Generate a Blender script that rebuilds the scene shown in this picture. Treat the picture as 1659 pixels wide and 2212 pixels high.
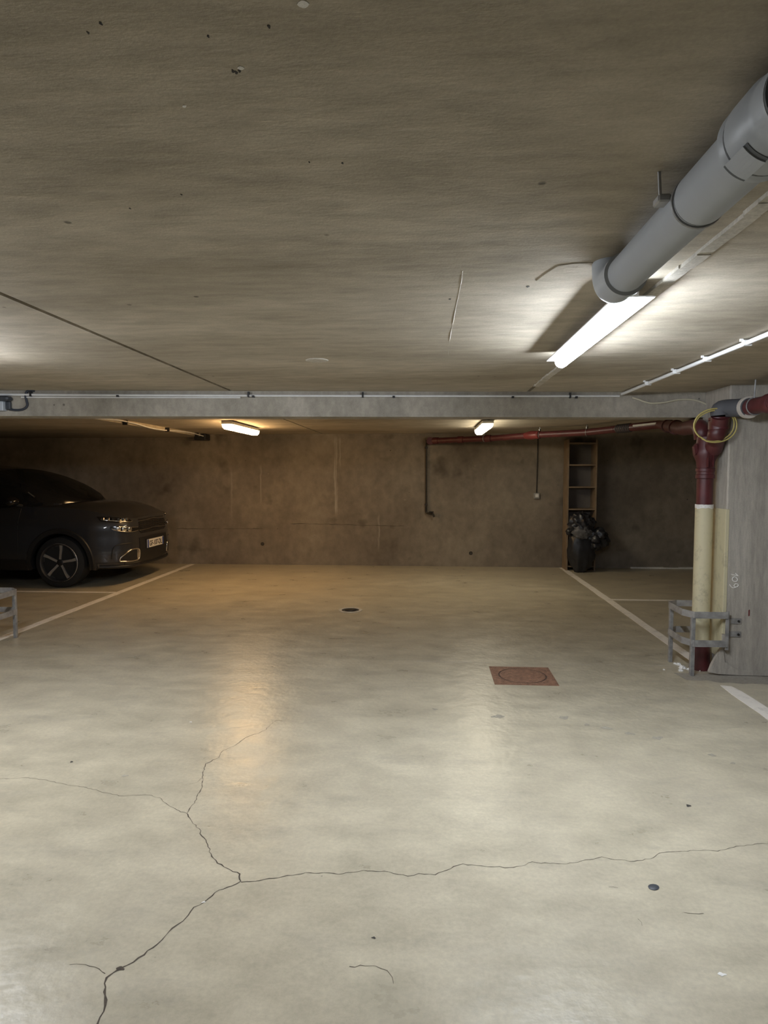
import bpy, math, random
from mathutils import Vector, Matrix, noise
random.seed(7)
for o in list(bpy.data.objects): bpy.data.objects.remove(o, do_unlink=True)
SC = bpy.context.scene
COL = SC.collection

# ------------------------------------------------------------------ camera
F, CX, CY, EYE = 1380.0, 829.5, 1106.0, 1.45
VX, VY = 922.0, 1023.0
PITCH = math.atan((CY - VY) / F)
YAW = math.atan((VX - CX) / math.hypot(F, CY - VY))
cam_d = bpy.data.cameras.new('camera'); cam = bpy.data.objects.new('camera', cam_d); COL.objects.link(cam)
cam.location = (0, 0, EYE); cam.rotation_euler = (math.pi / 2 - PITCH, 0, YAW)
cam_d.sensor_fit = 'HORIZONTAL'; cam_d.sensor_width = 36.0; cam_d.lens = F / 1659.0 * 36.0
cam_d.clip_start = 0.02; cam_d.clip_end = 100
SC.camera = cam
# ------------------------------------------------------------------ world / exposure
w = bpy.data.worlds.new('world'); SC.world = w; w.use_nodes = True
w.node_tree.nodes['Background'].inputs[0].default_value = (0.01, 0.01, 0.012, 1)
w.node_tree.nodes['Background'].inputs[1].default_value = 0.3
SC.view_settings.view_transform = 'Standard'; SC.view_settings.look = 'None'
SC.view_settings.gamma = 1.0; SC.view_settings.use_curve_mapping = False
SC.view_settings.exposure = 1.18
# lamp settings (used by the lamp builder): emission strength, colour
LAMP_FRONT = (84.0, (0.84, 0.91, 1.0))
LAMP_LEFT = (82.0, (0.90, 0.94, 1.0))
LAMP_WARM = (23.0, (1.0, 0.62, 0.28))
LAMP_NEUT = (13.0, (1.0, 0.90, 0.68))

# ------------------------------------------------------------------ survey helpers (sight lines -> places in the garage)
_cp, _sp, _cy, _sy = math.cos(PITCH), math.sin(PITCH), math.cos(YAW), math.sin(YAW)
_R = Vector((_cy, _sy, 0)); _FH = Vector((-_sy, _cy, 0)); _U = Vector((0, 0, 1))
_FW = _FH * _cp - _U * _sp; _UP = _FH * _sp + _U * _cp
def sight(x, y): return _R * ((x - CX) / F) + _UP * ((CY - y) / F) + _FW
def onz(x, y, z=0.0):
    d = sight(x, y); t = (z - EYE) / d.z; return Vector((d.x * t, d.y * t, z))
def ony(x, y, Y):
    d = sight(x, y); t = Y / d.y; return Vector((d.x * t, Y, EYE + d.z * t))

# ------------------------------------------------------------------ materials
MATS = {}
def new_mat(name):
    m = bpy.data.materials.new(name); m.use_nodes = True; MATS[name] = m
    return m, m.node_tree.nodes, m.node_tree.links, m.node_tree.nodes['Principled BSDF']
def N(nt, typ, **kw):
    n = nt.new(typ)
    for k, v in kw.items():
        if k in n.inputs.keys(): n.inputs[k].default_value = v
        else: setattr(n, k, v)
    return n
def coords(nt, lk, scale=(1, 1, 1)):
    tc = nt.new('ShaderNodeTexCoord'); mp = nt.new('ShaderNodeMapping'); mp.inputs['Scale'].default_value = scale
    lk.new(tc.outputs['Object'], mp.inputs['Vector']); return mp.outputs['Vector']
def ramp(nt, lk, src, p0, c0, p1, c1):
    r = nt.new('ShaderNodeValToRGB'); e = r.color_ramp.elements
    e[0].position = p0; e[0].color = (*c0, 1) if len(c0) == 3 else c0
    e[1].position = p1; e[1].color = (*c1, 1) if len(c1) == 3 else c1
    lk.new(src, r.inputs[0]); return r.outputs[0]
def mix(nt, lk, a, b, fac, mode='MIX'):
    m = nt.new('ShaderNodeMix'); m.data_type = 'RGBA'; m.blend_type = mode
    for sock, v in ((m.inputs[6], a), (m.inputs[7], b)):
        if hasattr(v, 'links'): lk.new(v, sock)
        else: sock.default_value = (*v, 1)
    if hasattr(fac, 'links'): lk.new(fac, m.inputs[0])
    else: m.inputs[0].default_value = fac
    return m.outputs[2]
def noise_tex(nt, lk, vec, scale, detail=4, rough=0.55):
    n = N(nt, 'ShaderNodeTexNoise', Scale=scale, Detail=detail, Roughness=rough); lk.new(vec, n.inputs['Vector']); return n.outputs[0]
def bump(nt, lk, bs, h, strength, dist=0.01, prev=None):
    b = nt.new('ShaderNodeBump'); b.inputs['Strength'].default_value = strength; b.inputs['Distance'].default_value = dist
    lk.new(h, b.inputs['Height'])
    if prev is not None: lk.new(prev, b.inputs['Normal'])
    lk.new(b.outputs[0], bs.inputs['Normal']); return b.outputs[0]
G3 = lambda v: (v, v, v)

def simple(name, col, rough=0.5, metal=0.0, var=0.0, scale=20.0, bmp=0.0, coat=0.0, spec=0.5):
    m, nt, lk, bs = new_mat(name)
    bs.inputs['Base Color'].default_value = (*col, 1); bs.inputs['Roughness'].default_value = rough
    bs.inputs['Metallic'].default_value = metal; bs.inputs['Coat Weight'].default_value = coat; bs.inputs['Coat Roughness'].default_value = 0.04
    bs.inputs['Specular IOR Level'].default_value = spec
    if var or bmp:
        v = coords(nt, lk); n = noise_tex(nt, lk, v, scale, 5)
        if var:
            c = ramp(nt, lk, n, 0.3, tuple(k * (1 - var) for k in col), 0.7, tuple(min(1, k * (1 + var)) for k in col))
            lk.new(c, bs.inputs['Base Color'])
        if bmp: bump(nt, lk, bs, n, bmp, 0.004)
    return m

def concrete(name, c_dark, c_light, stretch=(1, 1, 1), big=0.7, spots=0.5, rough=0.85, bmp=0.35, streaks=None, blot=0.0, pores=1.0):
    m, nt, lk, bs = new_mat(name)
    v = coords(nt, lk); vs = coords(nt, lk, stretch)
    a = noise_tex(nt, lk, vs, big, 6, 0.6)
    col = ramp(nt, lk, a, 0.32, c_dark, 0.68, c_light)
    b = noise_tex(nt, lk, vs, big * 9, 6, 0.65)
    col = mix(nt, lk, col, ramp(nt, lk, b, 0.3, G3(0.62), 0.7, G3(1.25)), 0.55, 'MULTIPLY')
    f = noise_tex(nt, lk, v, 140, 3, 0.7)
    col = mix(nt, lk, col, ramp(nt, lk, f, 0.3, G3(0.75), 0.7, G3(1.2)), 0.35, 'MULTIPLY')
    if blot:
        q = noise_tex(nt, lk, v, 2.3, 3, 0.5)
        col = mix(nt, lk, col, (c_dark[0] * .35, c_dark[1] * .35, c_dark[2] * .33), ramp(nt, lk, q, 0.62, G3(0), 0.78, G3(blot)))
    # pores: sparse small dark pits
    vo = N(nt, 'ShaderNodeTexVoronoi', Scale=5.5); lk.new(v, vo.inputs['Vector'])
    pit = ramp(nt, lk, vo.outputs['Distance'], 0.035, G3(spots), 0.06, G3(0))
    gate = ramp(nt, lk, noise_tex(nt, lk, v, 3.1, 2), 0.52, G3(0), 0.6, G3(pores))
    pg = nt.new('ShaderNodeMath'); pg.operation = 'MULTIPLY'; lk.new(pit, pg.inputs[0]); lk.new(gate, pg.inputs[1])
    col = mix(nt, lk, col, tuple(k * 0.22 for k in c_dark), pg.outputs[0])
    # pale scuffs / lime
    w1 = noise_tex(nt, lk, coords(nt, lk, (stretch[0] * 1.5, stretch[1] * 3.5, stretch[2] * 2)), 5.0, 8, 0.75)
    col = mix(nt, lk, col, tuple(min(1, k * 1.7) for k in c_light), ramp(nt, lk, w1, 0.66, G3(0), 0.78, G3(0.55)))
    if streaks:
        sep = nt.new('ShaderNodeSeparateXYZ'); lk.new(v, sep.inputs[0])
        wob = noise_tex(nt, lk, v, 6, 2)
        for (sx, wd, z0, z1, amt) in streaks:
            ad = N(nt, 'ShaderNodeMath', operation='MULTIPLY_ADD'); lk.new(wob, ad.inputs[0]); ad.inputs[1].default_value = 0.05; lk.new(sep.outputs[0], ad.inputs[2])
            d = N(nt, 'ShaderNodeMath', operation='SUBTRACT'); lk.new(ad.outputs[0], d.inputs[0]); d.inputs[1].default_value = sx + 0.025
            ab = N(nt, 'ShaderNodeMath', operation='ABSOLUTE'); lk.new(d.outputs[0], ab.inputs[0])
            mk = ramp(nt, lk, ab.outputs[0], wd * 0.3, G3(1), wd, G3(0))
            zr = nt.new('ShaderNodeMapRange'); zr.interpolation_type = 'SMOOTHSTEP'; lk.new(sep.outputs[2], zr.inputs[0])
            zr.inputs[1].default_value = z0; zr.inputs[2].default_value = z0 + 0.15; zr.inputs[3].default_value = 0; zr.inputs[4].default_value = amt
            zt = nt.new('ShaderNodeMapRange'); lk.new(sep.outputs[2], zt.inputs[0])
            zt.inputs[1].default_value = z1; zt.inputs[2].default_value = z1 + 0.12; zt.inputs[3].default_value = 1; zt.inputs[4].default_value = 0
            mm = N(nt, 'ShaderNodeMath', operation='MULTIPLY'); lk.new(mk, mm.inputs[0]); lk.new(zr.outputs[0], mm.inputs[1])
            m2 = N(nt, 'ShaderNodeMath', operation='MULTIPLY'); lk.new(mm.outputs[0], m2.inputs[0]); lk.new(zt.outputs[0], m2.inputs[1])
            m3 = N(nt, 'ShaderNodeMath', operation='MULTIPLY'); lk.new(m2.outputs[0], m3.inputs[0]); lk.new(ramp(nt, lk, noise_tex(nt, lk, coords(nt, lk, (30, 1, 1.2)), 2.2, 4), 0.35, G3(0), 0.6, G3(1)), m3.inputs[1])
            col = mix(nt, lk, col, (0.46, 0.42, 0.36), m3.outputs[0])
    lk.new(col, bs.inputs['Base Color']); bs.inputs['Roughness'].default_value = rough
    bs.inputs['Specular IOR Level'].default_value = 0.3
    n1 = bump(nt, lk, bs, b, bmp, 0.006); bump(nt, lk, bs, f, bmp * 0.5, 0.002, n1)
    return m

def floor_mat():
    m, nt, lk, bs = new_mat('painted_floor')
    v = coords(nt, lk)
    a = noise_tex(nt, lk, v, 0.55, 5, 0.55)
    col = ramp(nt, lk, a, 0.3, (0.45, 0.400, 0.295), 0.7, (0.56, 0.506, 0.385))
    b = noise_tex(nt, lk, coords(nt, lk, (1, 1.6, 1)), 3.2, 7, 0.65)
    col = mix(nt, lk, col, ramp(nt, lk, b, 0.28, G3(0.68), 0.66, G3(1.12)), 0.7, 'MULTIPLY')
    g = noise_tex(nt, lk, v, 55, 4, 0.7)
    col = mix(nt, lk, col, ramp(nt, lk, g, 0.3, G3(0.75), 0.7, G3(1.15)), 0.5, 'MULTIPLY')
    # tyre grime: grey smears and small dark specks
    s = noise_tex(nt, lk, coords(nt, lk, (1.0, 2.6, 1)), 1.9, 8, 0.7)
    col = mix(nt, lk, col, (0.24, 0.22, 0.185), ramp(nt, lk, s, 0.55, G3(0), 0.78, G3(0.55)))
    vo = N(nt, 'ShaderNodeTexVoronoi', Scale=4.2); lk.new(v, vo.inputs['Vector'])
    pit = ramp(nt, lk, vo.outputs['Distance'], 0.010, G3(0.7), 0.020, G3(0))
    gate = ramp(nt, lk, noise_tex(nt, lk, v, 2.2, 2), 0.5, G3(0), 0.58, G3(1))
    pg = N(nt, 'ShaderNodeMath', operation='MULTIPLY'); lk.new(pit, pg.inputs[0]); lk.new(gate, pg.inputs[1])
    col = mix(nt, lk, col, (0.06, 0.055, 0.05), pg.outputs[0])
    lk.new(col, bs.inputs['Base Color'])
    lk.new(ramp(nt, lk, b, 0.3, G3(0.26), 0.75, G3(0.40)), bs.inputs['Roughness'])
    bs.inputs['Specular IOR Level'].default_value = 0.55
    h0 = noise_tex(nt, lk, v, 9, 2, 0.5); n0 = bump(nt, lk, bs, h0, 0.30, 0.012)
    h1 = noise_tex(nt, lk, v, 30, 3, 0.5)
    n1 = bump(nt, lk, bs, h1, 0.28, 0.004, n0); bump(nt, lk, bs, g, 0.10, 0.002, n1)
    return m

floor_mat()
concrete('concrete_ceiling', (0.35, 0.305, 0.235), (0.52, 0.465, 0.375), stretch=(0.7, 2.2, 1), big=0.9, spots=0.9, pores=0.9)
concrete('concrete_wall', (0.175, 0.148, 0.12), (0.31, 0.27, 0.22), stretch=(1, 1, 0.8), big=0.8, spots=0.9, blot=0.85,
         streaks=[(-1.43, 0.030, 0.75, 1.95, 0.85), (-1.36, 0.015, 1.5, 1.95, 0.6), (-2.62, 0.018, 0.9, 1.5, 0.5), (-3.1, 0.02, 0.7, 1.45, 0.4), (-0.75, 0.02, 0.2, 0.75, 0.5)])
concrete('concrete_beam', (0.31, 0.285, 0.24), (0.46, 0.42, 0.36), stretch=(1, 1, 0.6), big=2.2, spots=0.7)
concrete('concrete_pillar', (0.36, 0.325, 0.28), (0.50, 0.46, 0.40), stretch=(2.2, 2.2, 0.35), big=2.2, spots=0.9, pores=0.6)
concrete('concrete_patch', (0.17, 0.15, 0.125), (0.22, 0.195, 0.16), big=3, spots=0.2)
concrete('mortar', (0.46, 0.43, 0.37), (0.66, 0.62, 0.55), big=8, spots=0.9, stretch=(1, 1, 1))
concrete('joint_dark', (0.10, 0.085, 0.065), (0.15, 0.13, 0.10), big=4, spots=0.2)
concrete('crumbs', (0.74, 0.72, 0.68), (0.88, 0.86, 0.82), big=9, spots=0.3)
concrete('floor_dark', (0.27, 0.245, 0.205), (0.35, 0.32, 0.27), big=5, spots=0.3)
concrete('floor_smudge', (0.33, 0.30, 0.24), (0.40, 0.365, 0.295), big=6, spots=0.2)
simple('crack', (0.075, 0.06, 0.045), 0.95, var=0.4, scale=40)
simple('soot', (0.05, 0.045, 0.04), 0.9, var=0.3)
def worn_paint(name, col):
    m, nt, lk, bs = new_mat(name); v = coords(nt, lk)
    n = noise_tex(nt, lk, v, 9, 7, 0.75)
    c = mix(nt, lk, col, tuple(k * 0.52 for k in col), ramp(nt, lk, n, 0.52, G3(0), 0.72, G3(0.9)))
    lk.new(c, bs.inputs['Base Color']); bs.inputs['Roughness'].default_value = 0.55
worn_paint('line_paint', (0.84, 0.79, 0.72))
worn_paint('cream_paint', (0.60, 0.54, 0.36))
simple('red_paint', (0.088, 0.020, 0.022), 0.42, var=0.25, scale=12, bmp=0.1)
simple('red_bright', (0.15, 0.026, 0.026), 0.38, var=0.2, scale=12)
simple('grey_pvc', (0.44, 0.475, 0.52), 0.42, var=0.05, scale=5)
simple('grey_pvc_dark', (0.10, 0.11, 0.12), 0.6)
simple('white_pvc', (0.74, 0.74, 0.74), 0.4, var=0.06)
simple('galvanised', (0.36, 0.36, 0.36), 0.5, metal=0.55, var=0.25, scale=25, bmp=0.1)
simple('steel_paint', (0.31, 0.30, 0.29), 0.55, metal=0.2, var=0.3, scale=18, bmp=0.15)
simple('black_plastic', (0.015, 0.015, 0.017), 0.5)
simple('dark_plastic', (0.045, 0.05, 0.06), 0.5, var=0.2)
simple('rubber_grey', (0.09, 0.09, 0.10), 0.7)
simple('pale_ring', (0.55, 0.50, 0.44), 0.7, var=0.15)
simple('yellow_cable', (0.55, 0.46, 0.16), 0.45)
simple('grey_cable', (0.66, 0.62, 0.48), 0.5)
simple('dark_cable', (0.03, 0.035, 0.05), 0.6)
simple('iron_rust', (0.235, 0.125, 0.080), 0.6, metal=0.15, var=0.35, scale=30, bmp=0.2)
simple('iron_rust_dark', (0.07, 0.04, 0.03), 0.8)
simple('pine', (0.24, 0.175, 0.115), 0.6, var=0.2, scale=6)
simple('shelf_back', (0.17, 0.15, 0.135), 0.8, var=0.1, scale=4)
simple('bin_bag', (0.020, 0.021, 0.026), 0.33, var=0.2, scale=8, bmp=0.25)
simple('bag_grey', (0.10, 0.10, 0.105), 0.5, var=0.3, scale=14)
simple('iron_dark', (0.045, 0.042, 0.038), 0.5, metal=0.6, var=0.3)
simple('chalk', (0.88, 0.86, 0.82), 0.9)
simple('switch_grey', (0.30, 0.30, 0.29), 0.5)
simple('lamp_body', (0.45, 0.44, 0.42), 0.5)
# car
simple('car_paint', (0.026, 0.027, 0.032), 0.36, metal=0.3, coat=1.0)
simple('car_black', (0.010, 0.010, 0.011), 0.45)
simple('car_gloss', (0.008, 0.008, 0.009), 0.12)
simple('chrome', (0.75, 0.73, 0.70), 0.16, metal=1.0)
simple('alloy', (0.68, 0.67, 0.66), 0.32, metal=0.85)
simple('alloy_dark', (0.06, 0.06, 0.062), 0.4, metal=0.5)
simple('tyre', (0.012, 0.012, 0.012), 0.75)
simple('plate_white', (0.72, 0.70, 0.66), 0.4)
simple('plate_blue', (0.03, 0.06, 0.25), 0.4)
simple('seat_cloth', (0.035, 0.035, 0.038), 0.9)
def glass_mat(name, tint, clear, rough=0.02):
    m, nt, lk, bs = new_mat(name)
    bs.inputs['Base Color'].default_value = (*tint, 1); bs.inputs['Roughness'].default_value = rough
    tr = nt.new('ShaderNodeBsdfTransparent'); tr.inputs[0].default_value = (0.55, 0.58, 0.60, 1)
    ms = nt.new('ShaderNodeMixShader'); ms.inputs[0].default_value = clear
    lk.new(bs.outputs[0], ms.inputs[1]); lk.new(tr.outputs[0], ms.inputs[2])
    lk.new(ms.outputs[0], nt['Material Output'].inputs[0])
glass_mat('car_glass', (0.012, 0.013, 0.015), 0.45)
glass_mat('lens_glass', (0.25, 0.25, 0.25), 0.6)
def emit(name, strength, col):
    m, nt, lk, bs = new_mat(name)
    bs.inputs['Base Color'].default_value = (0.8, 0.8, 0.8, 1)
    bs.inputs['Emission Color'].default_value = (*col, 1); bs.inputs['Emission Strength'].default_value = strength
emit('lit_front', *LAMP_FRONT); emit('lit_left', *LAMP_LEFT); emit('lit_warm', *LAMP_WARM); emit('lit_neutral', *LAMP_NEUT)

# ------------------------------------------------------------------ mesh building
class MB:
    def __init__(s): s.v = []; s.f = []
    def add(s, vs, fs):
        k = len(s.v); s.v += [Vector(p) for p in vs]; s.f += [tuple(i + k for i in f) for f in fs]; return s
    def box(s, a, b, bev=0.0):
        x0, y0, z0 = a; x1, y1, z1 = b
        if bev <= 0:
            vs = [(x, y, z) for z in (z0, z1) for y in (y0, y1) for x in (x0, x1)]
            return s.add(vs, [(0, 2, 3, 1), (4, 5, 7, 6), (0, 1, 5, 4), (2, 6, 7, 3), (0, 4, 6, 2), (1, 3, 7, 5)])
        # chamfered box: 24 verts
        q = bev; vs = []; idx = {}
        for ix, x in enumerate((x0, x1)):
            for iy, y in enumerate((y0, y1)):
                for iz, z in enumerate((z0, z1)):
                    sx, sy, sz = (1 if ix == 0 else -1), (1 if iy == 0 else -1), (1 if iz == 0 else -1)
                    idx[ix, iy, iz, 0] = len(vs); vs.append((x, y + sy * q, z + sz * q))
                    idx[ix, iy, iz, 1] = len(vs); vs.append((x + sx * q, y, z + sz * q))
                    idx[ix, iy, iz, 2] = len(vs); vs.append((x + sx * q, y + sy * q, z))
        I = lambda a, b, c, k: idx[a, b, c, k]
        fs = []
        for t in (0, 1):
            fs.append((I(t,0,0,0), I(t,1,0,0), I(t,1,1,0), I(t,0,1,0)))
            fs.append((I(0,t,0,1), I(1,t,0,1), I(1,t,1,1), I(0,t,1,1)))
            fs.append((I(0,0,t,2), I(1,0,t,2), I(1,1,t,2), I(0,1,t,2)))
            for u in (0, 1):
                fs.append((I(t,u,0,0), I(t,u,1,0), I(t,u,1,1), I(t,u,0,1)))
                fs.append((I(t,0,u,0), I(t,1,u,0), I(t,1,u,2), I(t,0,u,2)))
                fs.append((I(0,t,u,1), I(1,t,u,1), I(1,t,u,2), I(0,t,u,2)))
                for k in (0, 1): fs.append((I(t,u,k,0), I(t,u,k,1), I(t,u,k,2)))
        return s.add(vs, fs)
    def obox(s, c, ax, ay, az):
        c = Vector(c); ax, ay, az = Vector(ax), Vector(ay), Vector(az)
        vs = [c + ax * i + ay * j + az * k for k in (-1, 1) for j in (-1, 1) for i in (-1, 1)]
        return s.add(vs, [(0, 2, 3, 1), (4, 5, 7, 6), (0, 1, 5, 4), (2, 6, 7, 3), (0, 4, 6, 2), (1, 3, 7, 5)])
    def tube(s, pts, r, n=16, caps=True, closed=False):
        pts = [Vector(p) for p in pts]; m = len(pts); rs = r if isinstance(r, (list, tuple)) else [r] * m
        ref = None; vs = []; fs = []
        for i, p in enumerate(pts):
            if closed: t = pts[(i + 1) % m] - pts[i - 1]
            else: t = pts[min(i + 1, m - 1)] - pts[max(i - 1, 0)]
            if t.length < 1e-9: t = Vector((0, 0, 1))
            t.normalize()
            if ref is None:
                ref = Vector((0, 0, 1)) if abs(t.z) < 0.9 else Vector((1, 0, 0))
            ref = (ref - t * ref.dot(t)); ref.normalize(); bi = t.cross(ref)
            for k in range(n):
                a = 2 * math.pi * k / n; vs.append(p + (ref * math.cos(a) + bi * math.sin(a)) * rs[i])
        for i in range(m if closed else m - 1):
            j = (i + 1) % m
            for k in range(n):
                q = (k + 1) % n; fs.append((i * n + k, j * n + k, j * n + q, i * n + q))
        if caps and not closed:
            fs.append(tuple(range(n))); fs.append(tuple((m - 1) * n + k for k in range(n - 1, -1, -1)))
        return s.add(vs, fs)
    def lathe(s, c, axis, prof, n=24):
        """prof: list of (distance along axis, radius)"""
        c = Vector(c); a = Vector(axis).normalized()
        return s.tube_prof(c, a, prof, n)
    def tube_prof(s, c, a, prof, n):
        ref = Vector((0, 0, 1)) if abs(a.z) < 0.9 else Vector((1, 0, 0))
        ref = (ref - a * ref.dot(a)).normalized(); bi = a.cross(ref); vs = []; fs = []
        for (t, r) in prof:
            for k in range(n):
                an = 2 * math.pi * k / n; vs.append(c + a * t + (ref * math.cos(an) + bi * math.sin(an)) * max(r, 1e-4))
        for i in range(len(prof) - 1):
            for k in range(n):
                q = (k + 1) % n; fs.append((i * n + k, (i + 1) * n + k, (i + 1) * n + q, i * n + q))
        fs.append(tuple(range(n))); fs.append(tuple((len(prof) - 1) * n + k for k in range(n - 1, -1, -1)))
        return s.add(vs, fs)
    def prism(s, poly, off):
        """extrude polygon (3-d points) by vector off"""
        n = len(poly); off = Vector(off); p = [Vector(q) for q in poly]
        fs = [tuple(range(n - 1, -1, -1)), tuple(range(n, 2 * n))] + [(i, (i + 1) % n, n + (i + 1) % n, n + i) for i in range(n)]
        return s.add(p + [q + off for q in p], fs)
    def build(s, name, mat, parent=None, origin=None, smooth=None):
        org = Vector(origin) if origin is not None else Vector((0, 0, 0))
        if parent is not None and origin is None: org = wloc(parent)
        me = bpy.data.meshes.new(name); me.from_pydata([p - org for p in s.v], [], s.f); me.update()
        import bmesh
        bm = bmesh.new(); bm.from_mesh(me); bmesh.ops.recalc_face_normals(bm, faces=bm.faces); bm.to_mesh(me); bm.free()
        me.materials.append(MATS[mat])
        if smooth is not None:
            for p in me.polygons: p.use_smooth = True
            me.set_sharp_from_angle(angle=math.radians(smooth))
        o = bpy.data.objects.new(name, me); COL.objects.link(o)
        if parent is not None:
            o.parent = parent; o.location = org - wloc(parent)
        else: o.location = org
        return o
def wloc(o):
    p = Vector(o.location)
    while o.parent is not None: o = o.parent; p += Vector(o.location)
    return p
def tag(o, label=None, cat=None, group=None, kind=None):
    if label: o['label'] = label
    if cat: o['category'] = cat
    if group: o['group'] = group
    if kind: o['kind'] = kind
    return o
def thing(name, loc, label, cat, group=None, kind=None):
    o = bpy.data.objects.new(name, None); COL.objects.link(o); o.location = loc; o.empty_display_size = 0.05
    return tag(o, label, cat, group, kind)
def arc(c, r, a0, a1, n, u, v):
    c, u, v = Vector(c), Vector(u), Vector(v)
    return [c + u * (r * math.cos(a0 + (a1 - a0) * i / n)) + v * (r * math.sin(a0 + (a1 - a0) * i / n)) for i in range(n + 1)]
def smooth_path(pts, n=8):
    pts = [Vector(p) for p in pts]; out = []
    for i in range(len(pts) - 1):
        p0, p1, p2, p3 = pts[max(i - 1, 0)], pts[i], pts[i + 1], pts[min(i + 2, len(pts) - 1)]
        for k in range(n):
            t = k / n
            out.append(0.5 * (2 * p1 + (p2 - p0) * t + (2 * p0 - 5 * p1 + 4 * p2 - p3) * t * t + (3 * p1 - p0 - 3 * p2 + p3) * t ** 3))
    out.append(pts[-1]); return out

# ================================================================== STRUCTURE
CEIL = 2.07; WALL = 9.98
X0, X1, Y0 = -9.7, 6.2, -5.0
floor = MB().box((X0, Y0, -0.12), (X1, WALL, 0)).build('floor', 'painted_floor'); tag(floor, 'beige painted concrete floor of the car park', 'floor', kind='structure')
ceiling = MB().box((X0, Y0, CEIL + 0.035), (X1, WALL, CEIL + 0.25)).build('ceiling', 'concrete_ceiling'); tag(ceiling, 'grey concrete ceiling slab with long straight joints', 'ceiling', kind='structure')
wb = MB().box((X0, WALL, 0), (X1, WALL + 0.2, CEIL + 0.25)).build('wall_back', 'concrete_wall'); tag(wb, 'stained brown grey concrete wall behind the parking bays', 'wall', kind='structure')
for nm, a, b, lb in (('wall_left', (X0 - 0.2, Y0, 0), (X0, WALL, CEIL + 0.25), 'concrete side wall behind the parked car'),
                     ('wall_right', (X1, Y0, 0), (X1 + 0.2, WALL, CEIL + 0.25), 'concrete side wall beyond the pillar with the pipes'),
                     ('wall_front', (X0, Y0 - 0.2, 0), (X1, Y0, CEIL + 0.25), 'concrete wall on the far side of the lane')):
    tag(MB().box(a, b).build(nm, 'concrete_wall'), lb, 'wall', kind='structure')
# ceiling slabs (front part, over the lane) and rear part
BEAMY = lambda x: 4.62 + (x + 3.1) * (5.08 - 4.62) / (2.04 + 3.1)
def panel(xa, xb, ya, yb, z=CEIL):
    MB().box((xa, ya, z), (xb, yb, CEIL + 0.038)).build('ceiling_panel', 'concrete_ceiling', ceiling)
for xa, xb in ((X0, -6.0), (-5.98, -3.74), (-3.715, -1.483), (-1.457, 0.752), (0.778, 3.0), (3.02, X1)):
    panel(xa, xb, Y0, 4.95)
for xa, xb, zz in ((X0, -3.50, CEIL - 0.045), (-3.50, -1.64, CEIL), (-1.62, 0.70, CEIL), (0.72, 3.0, CEIL), (3.02, X1, CEIL)):
    if zz < CEIL: continue
    panel(xa, xb, 4.955, WALL, zz)
ds = MB().box((X0, 5.3, CEIL - 0.045), (-3.50, WALL, CEIL + 0.034)).build('ceiling', 'concrete_ceiling', origin=(-6.6, 7.5, CEIL - 0.045)); tag(ds, 'lower dark concrete ceiling slab above the parked car', 'ceiling', kind='structure')
# mortar filled joint with rough proud edge
mj = MB()
yy = Y0
while yy < 4.6:
    y2 = min(yy + random.uniform(0.05, 0.16), 4.6); wdt = random.uniform(-0.004, 0.004)
    mj.box((0.747 + wdt, yy, CEIL - random.uniform(0.009, 0.013)), (0.786 + wdt * 0.6, y2, CEIL + 0.012)); yy = y2
mj.build('joint_filler', 'mortar', ceiling)
# repaired patch beside the pipe elbow, cap disc, thin ridge, scuffs
pp = [onz(x, y, CEIL) for x, y in ((1158, 606), (1182, 588), (1206, 573), (1240, 568), (1300, 566), (1296, 612), (1240, 611))]
MB().prism([p - Vector((0, 0, 0.002)) for p in pp], (0, 0, 0.004)).build('patch', 'concrete_ceiling', ceiling)
c = onz(685, 778, CEIL); MB().lathe((c.x, c.y, CEIL - 0.004), (0, 0, 1), [(0, 0.055), (0.002, 0.062), (0.006, 0.062)], 28).build('cap_disc', 'mortar', ceiling)
rp = [onz(x, y, CEIL) for x, y in ((999, 585), (996, 610), (990, 640), (984, 668), (979, 695), (972, 730), (968, 770))]
MB().tube([p + Vector((0, 0, 0.001)) for p in smooth_path(rp, 4)], [0.0008 + 0.0016 * random.random() for _ in range(25)], 6).build('ridge', 'mortar', ceiling)
for px, py, r in ((503, 153, .0022), (510, 156, .0022), (517, 153, .002), (450, 78, .0016), (581, 57, .002), (218, 50, .002), (740, 352, .002), (392, 420, .002), (1140, 619, .005), (972, 646, .004), (668, 350, .0015), (190, 70, .0016), (281, 450, .002)):
    p = onz(px, py, CEIL)
    bl = MB(); st = [Vector((p.x + r * (1 + .4 * math.sin(3 * a + px)) * math.cos(a), p.y + 1.9 * r * math.sin(a), CEIL - 0.0008)) for a in [k * math.pi / 5 for k in range(10)]]
    r_ = 1; bl.prism(st, (0, 0, 0.0016)).build('pit', 'soot', ceiling)
for px, py, r in ((655, 8, .006), (520, 146, .004), (398, 229, .003)):
    p = onz(px, py, CEIL); bl = MB()
    st = [Vector((p.x + r * (1 + .4 * math.sin(2 * a + py)) * math.cos(a), p.y + 1.2 * r * math.sin(a), CEIL - 0.001)) for a in [k * math.pi / 5 for k in range(10)]]
    bl.prism(st, (0, 0, 0.0016)).build('chip', 'crumbs', ceiling)

# downstand beam
def beam_poly(z):
    xa, xb = X0, X1
    return [Vector((xa, BEAMY(xa), z)), Vector((xb, BEAMY(xb), z)), Vector((xb, BEAMY(xb) + 0.22, z)), Vector((xa, BEAMY(xa) + 0.22, z))]
bm_ = MB().prism(beam_poly(1.88), (0, 0, CEIL - 1.88 + 0.01)).build('ceiling_beam', 'concrete_beam'); tag(bm_, 'long grey concrete downstand beam crossing under the ceiling', 'beam', kind='structure')
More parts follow.
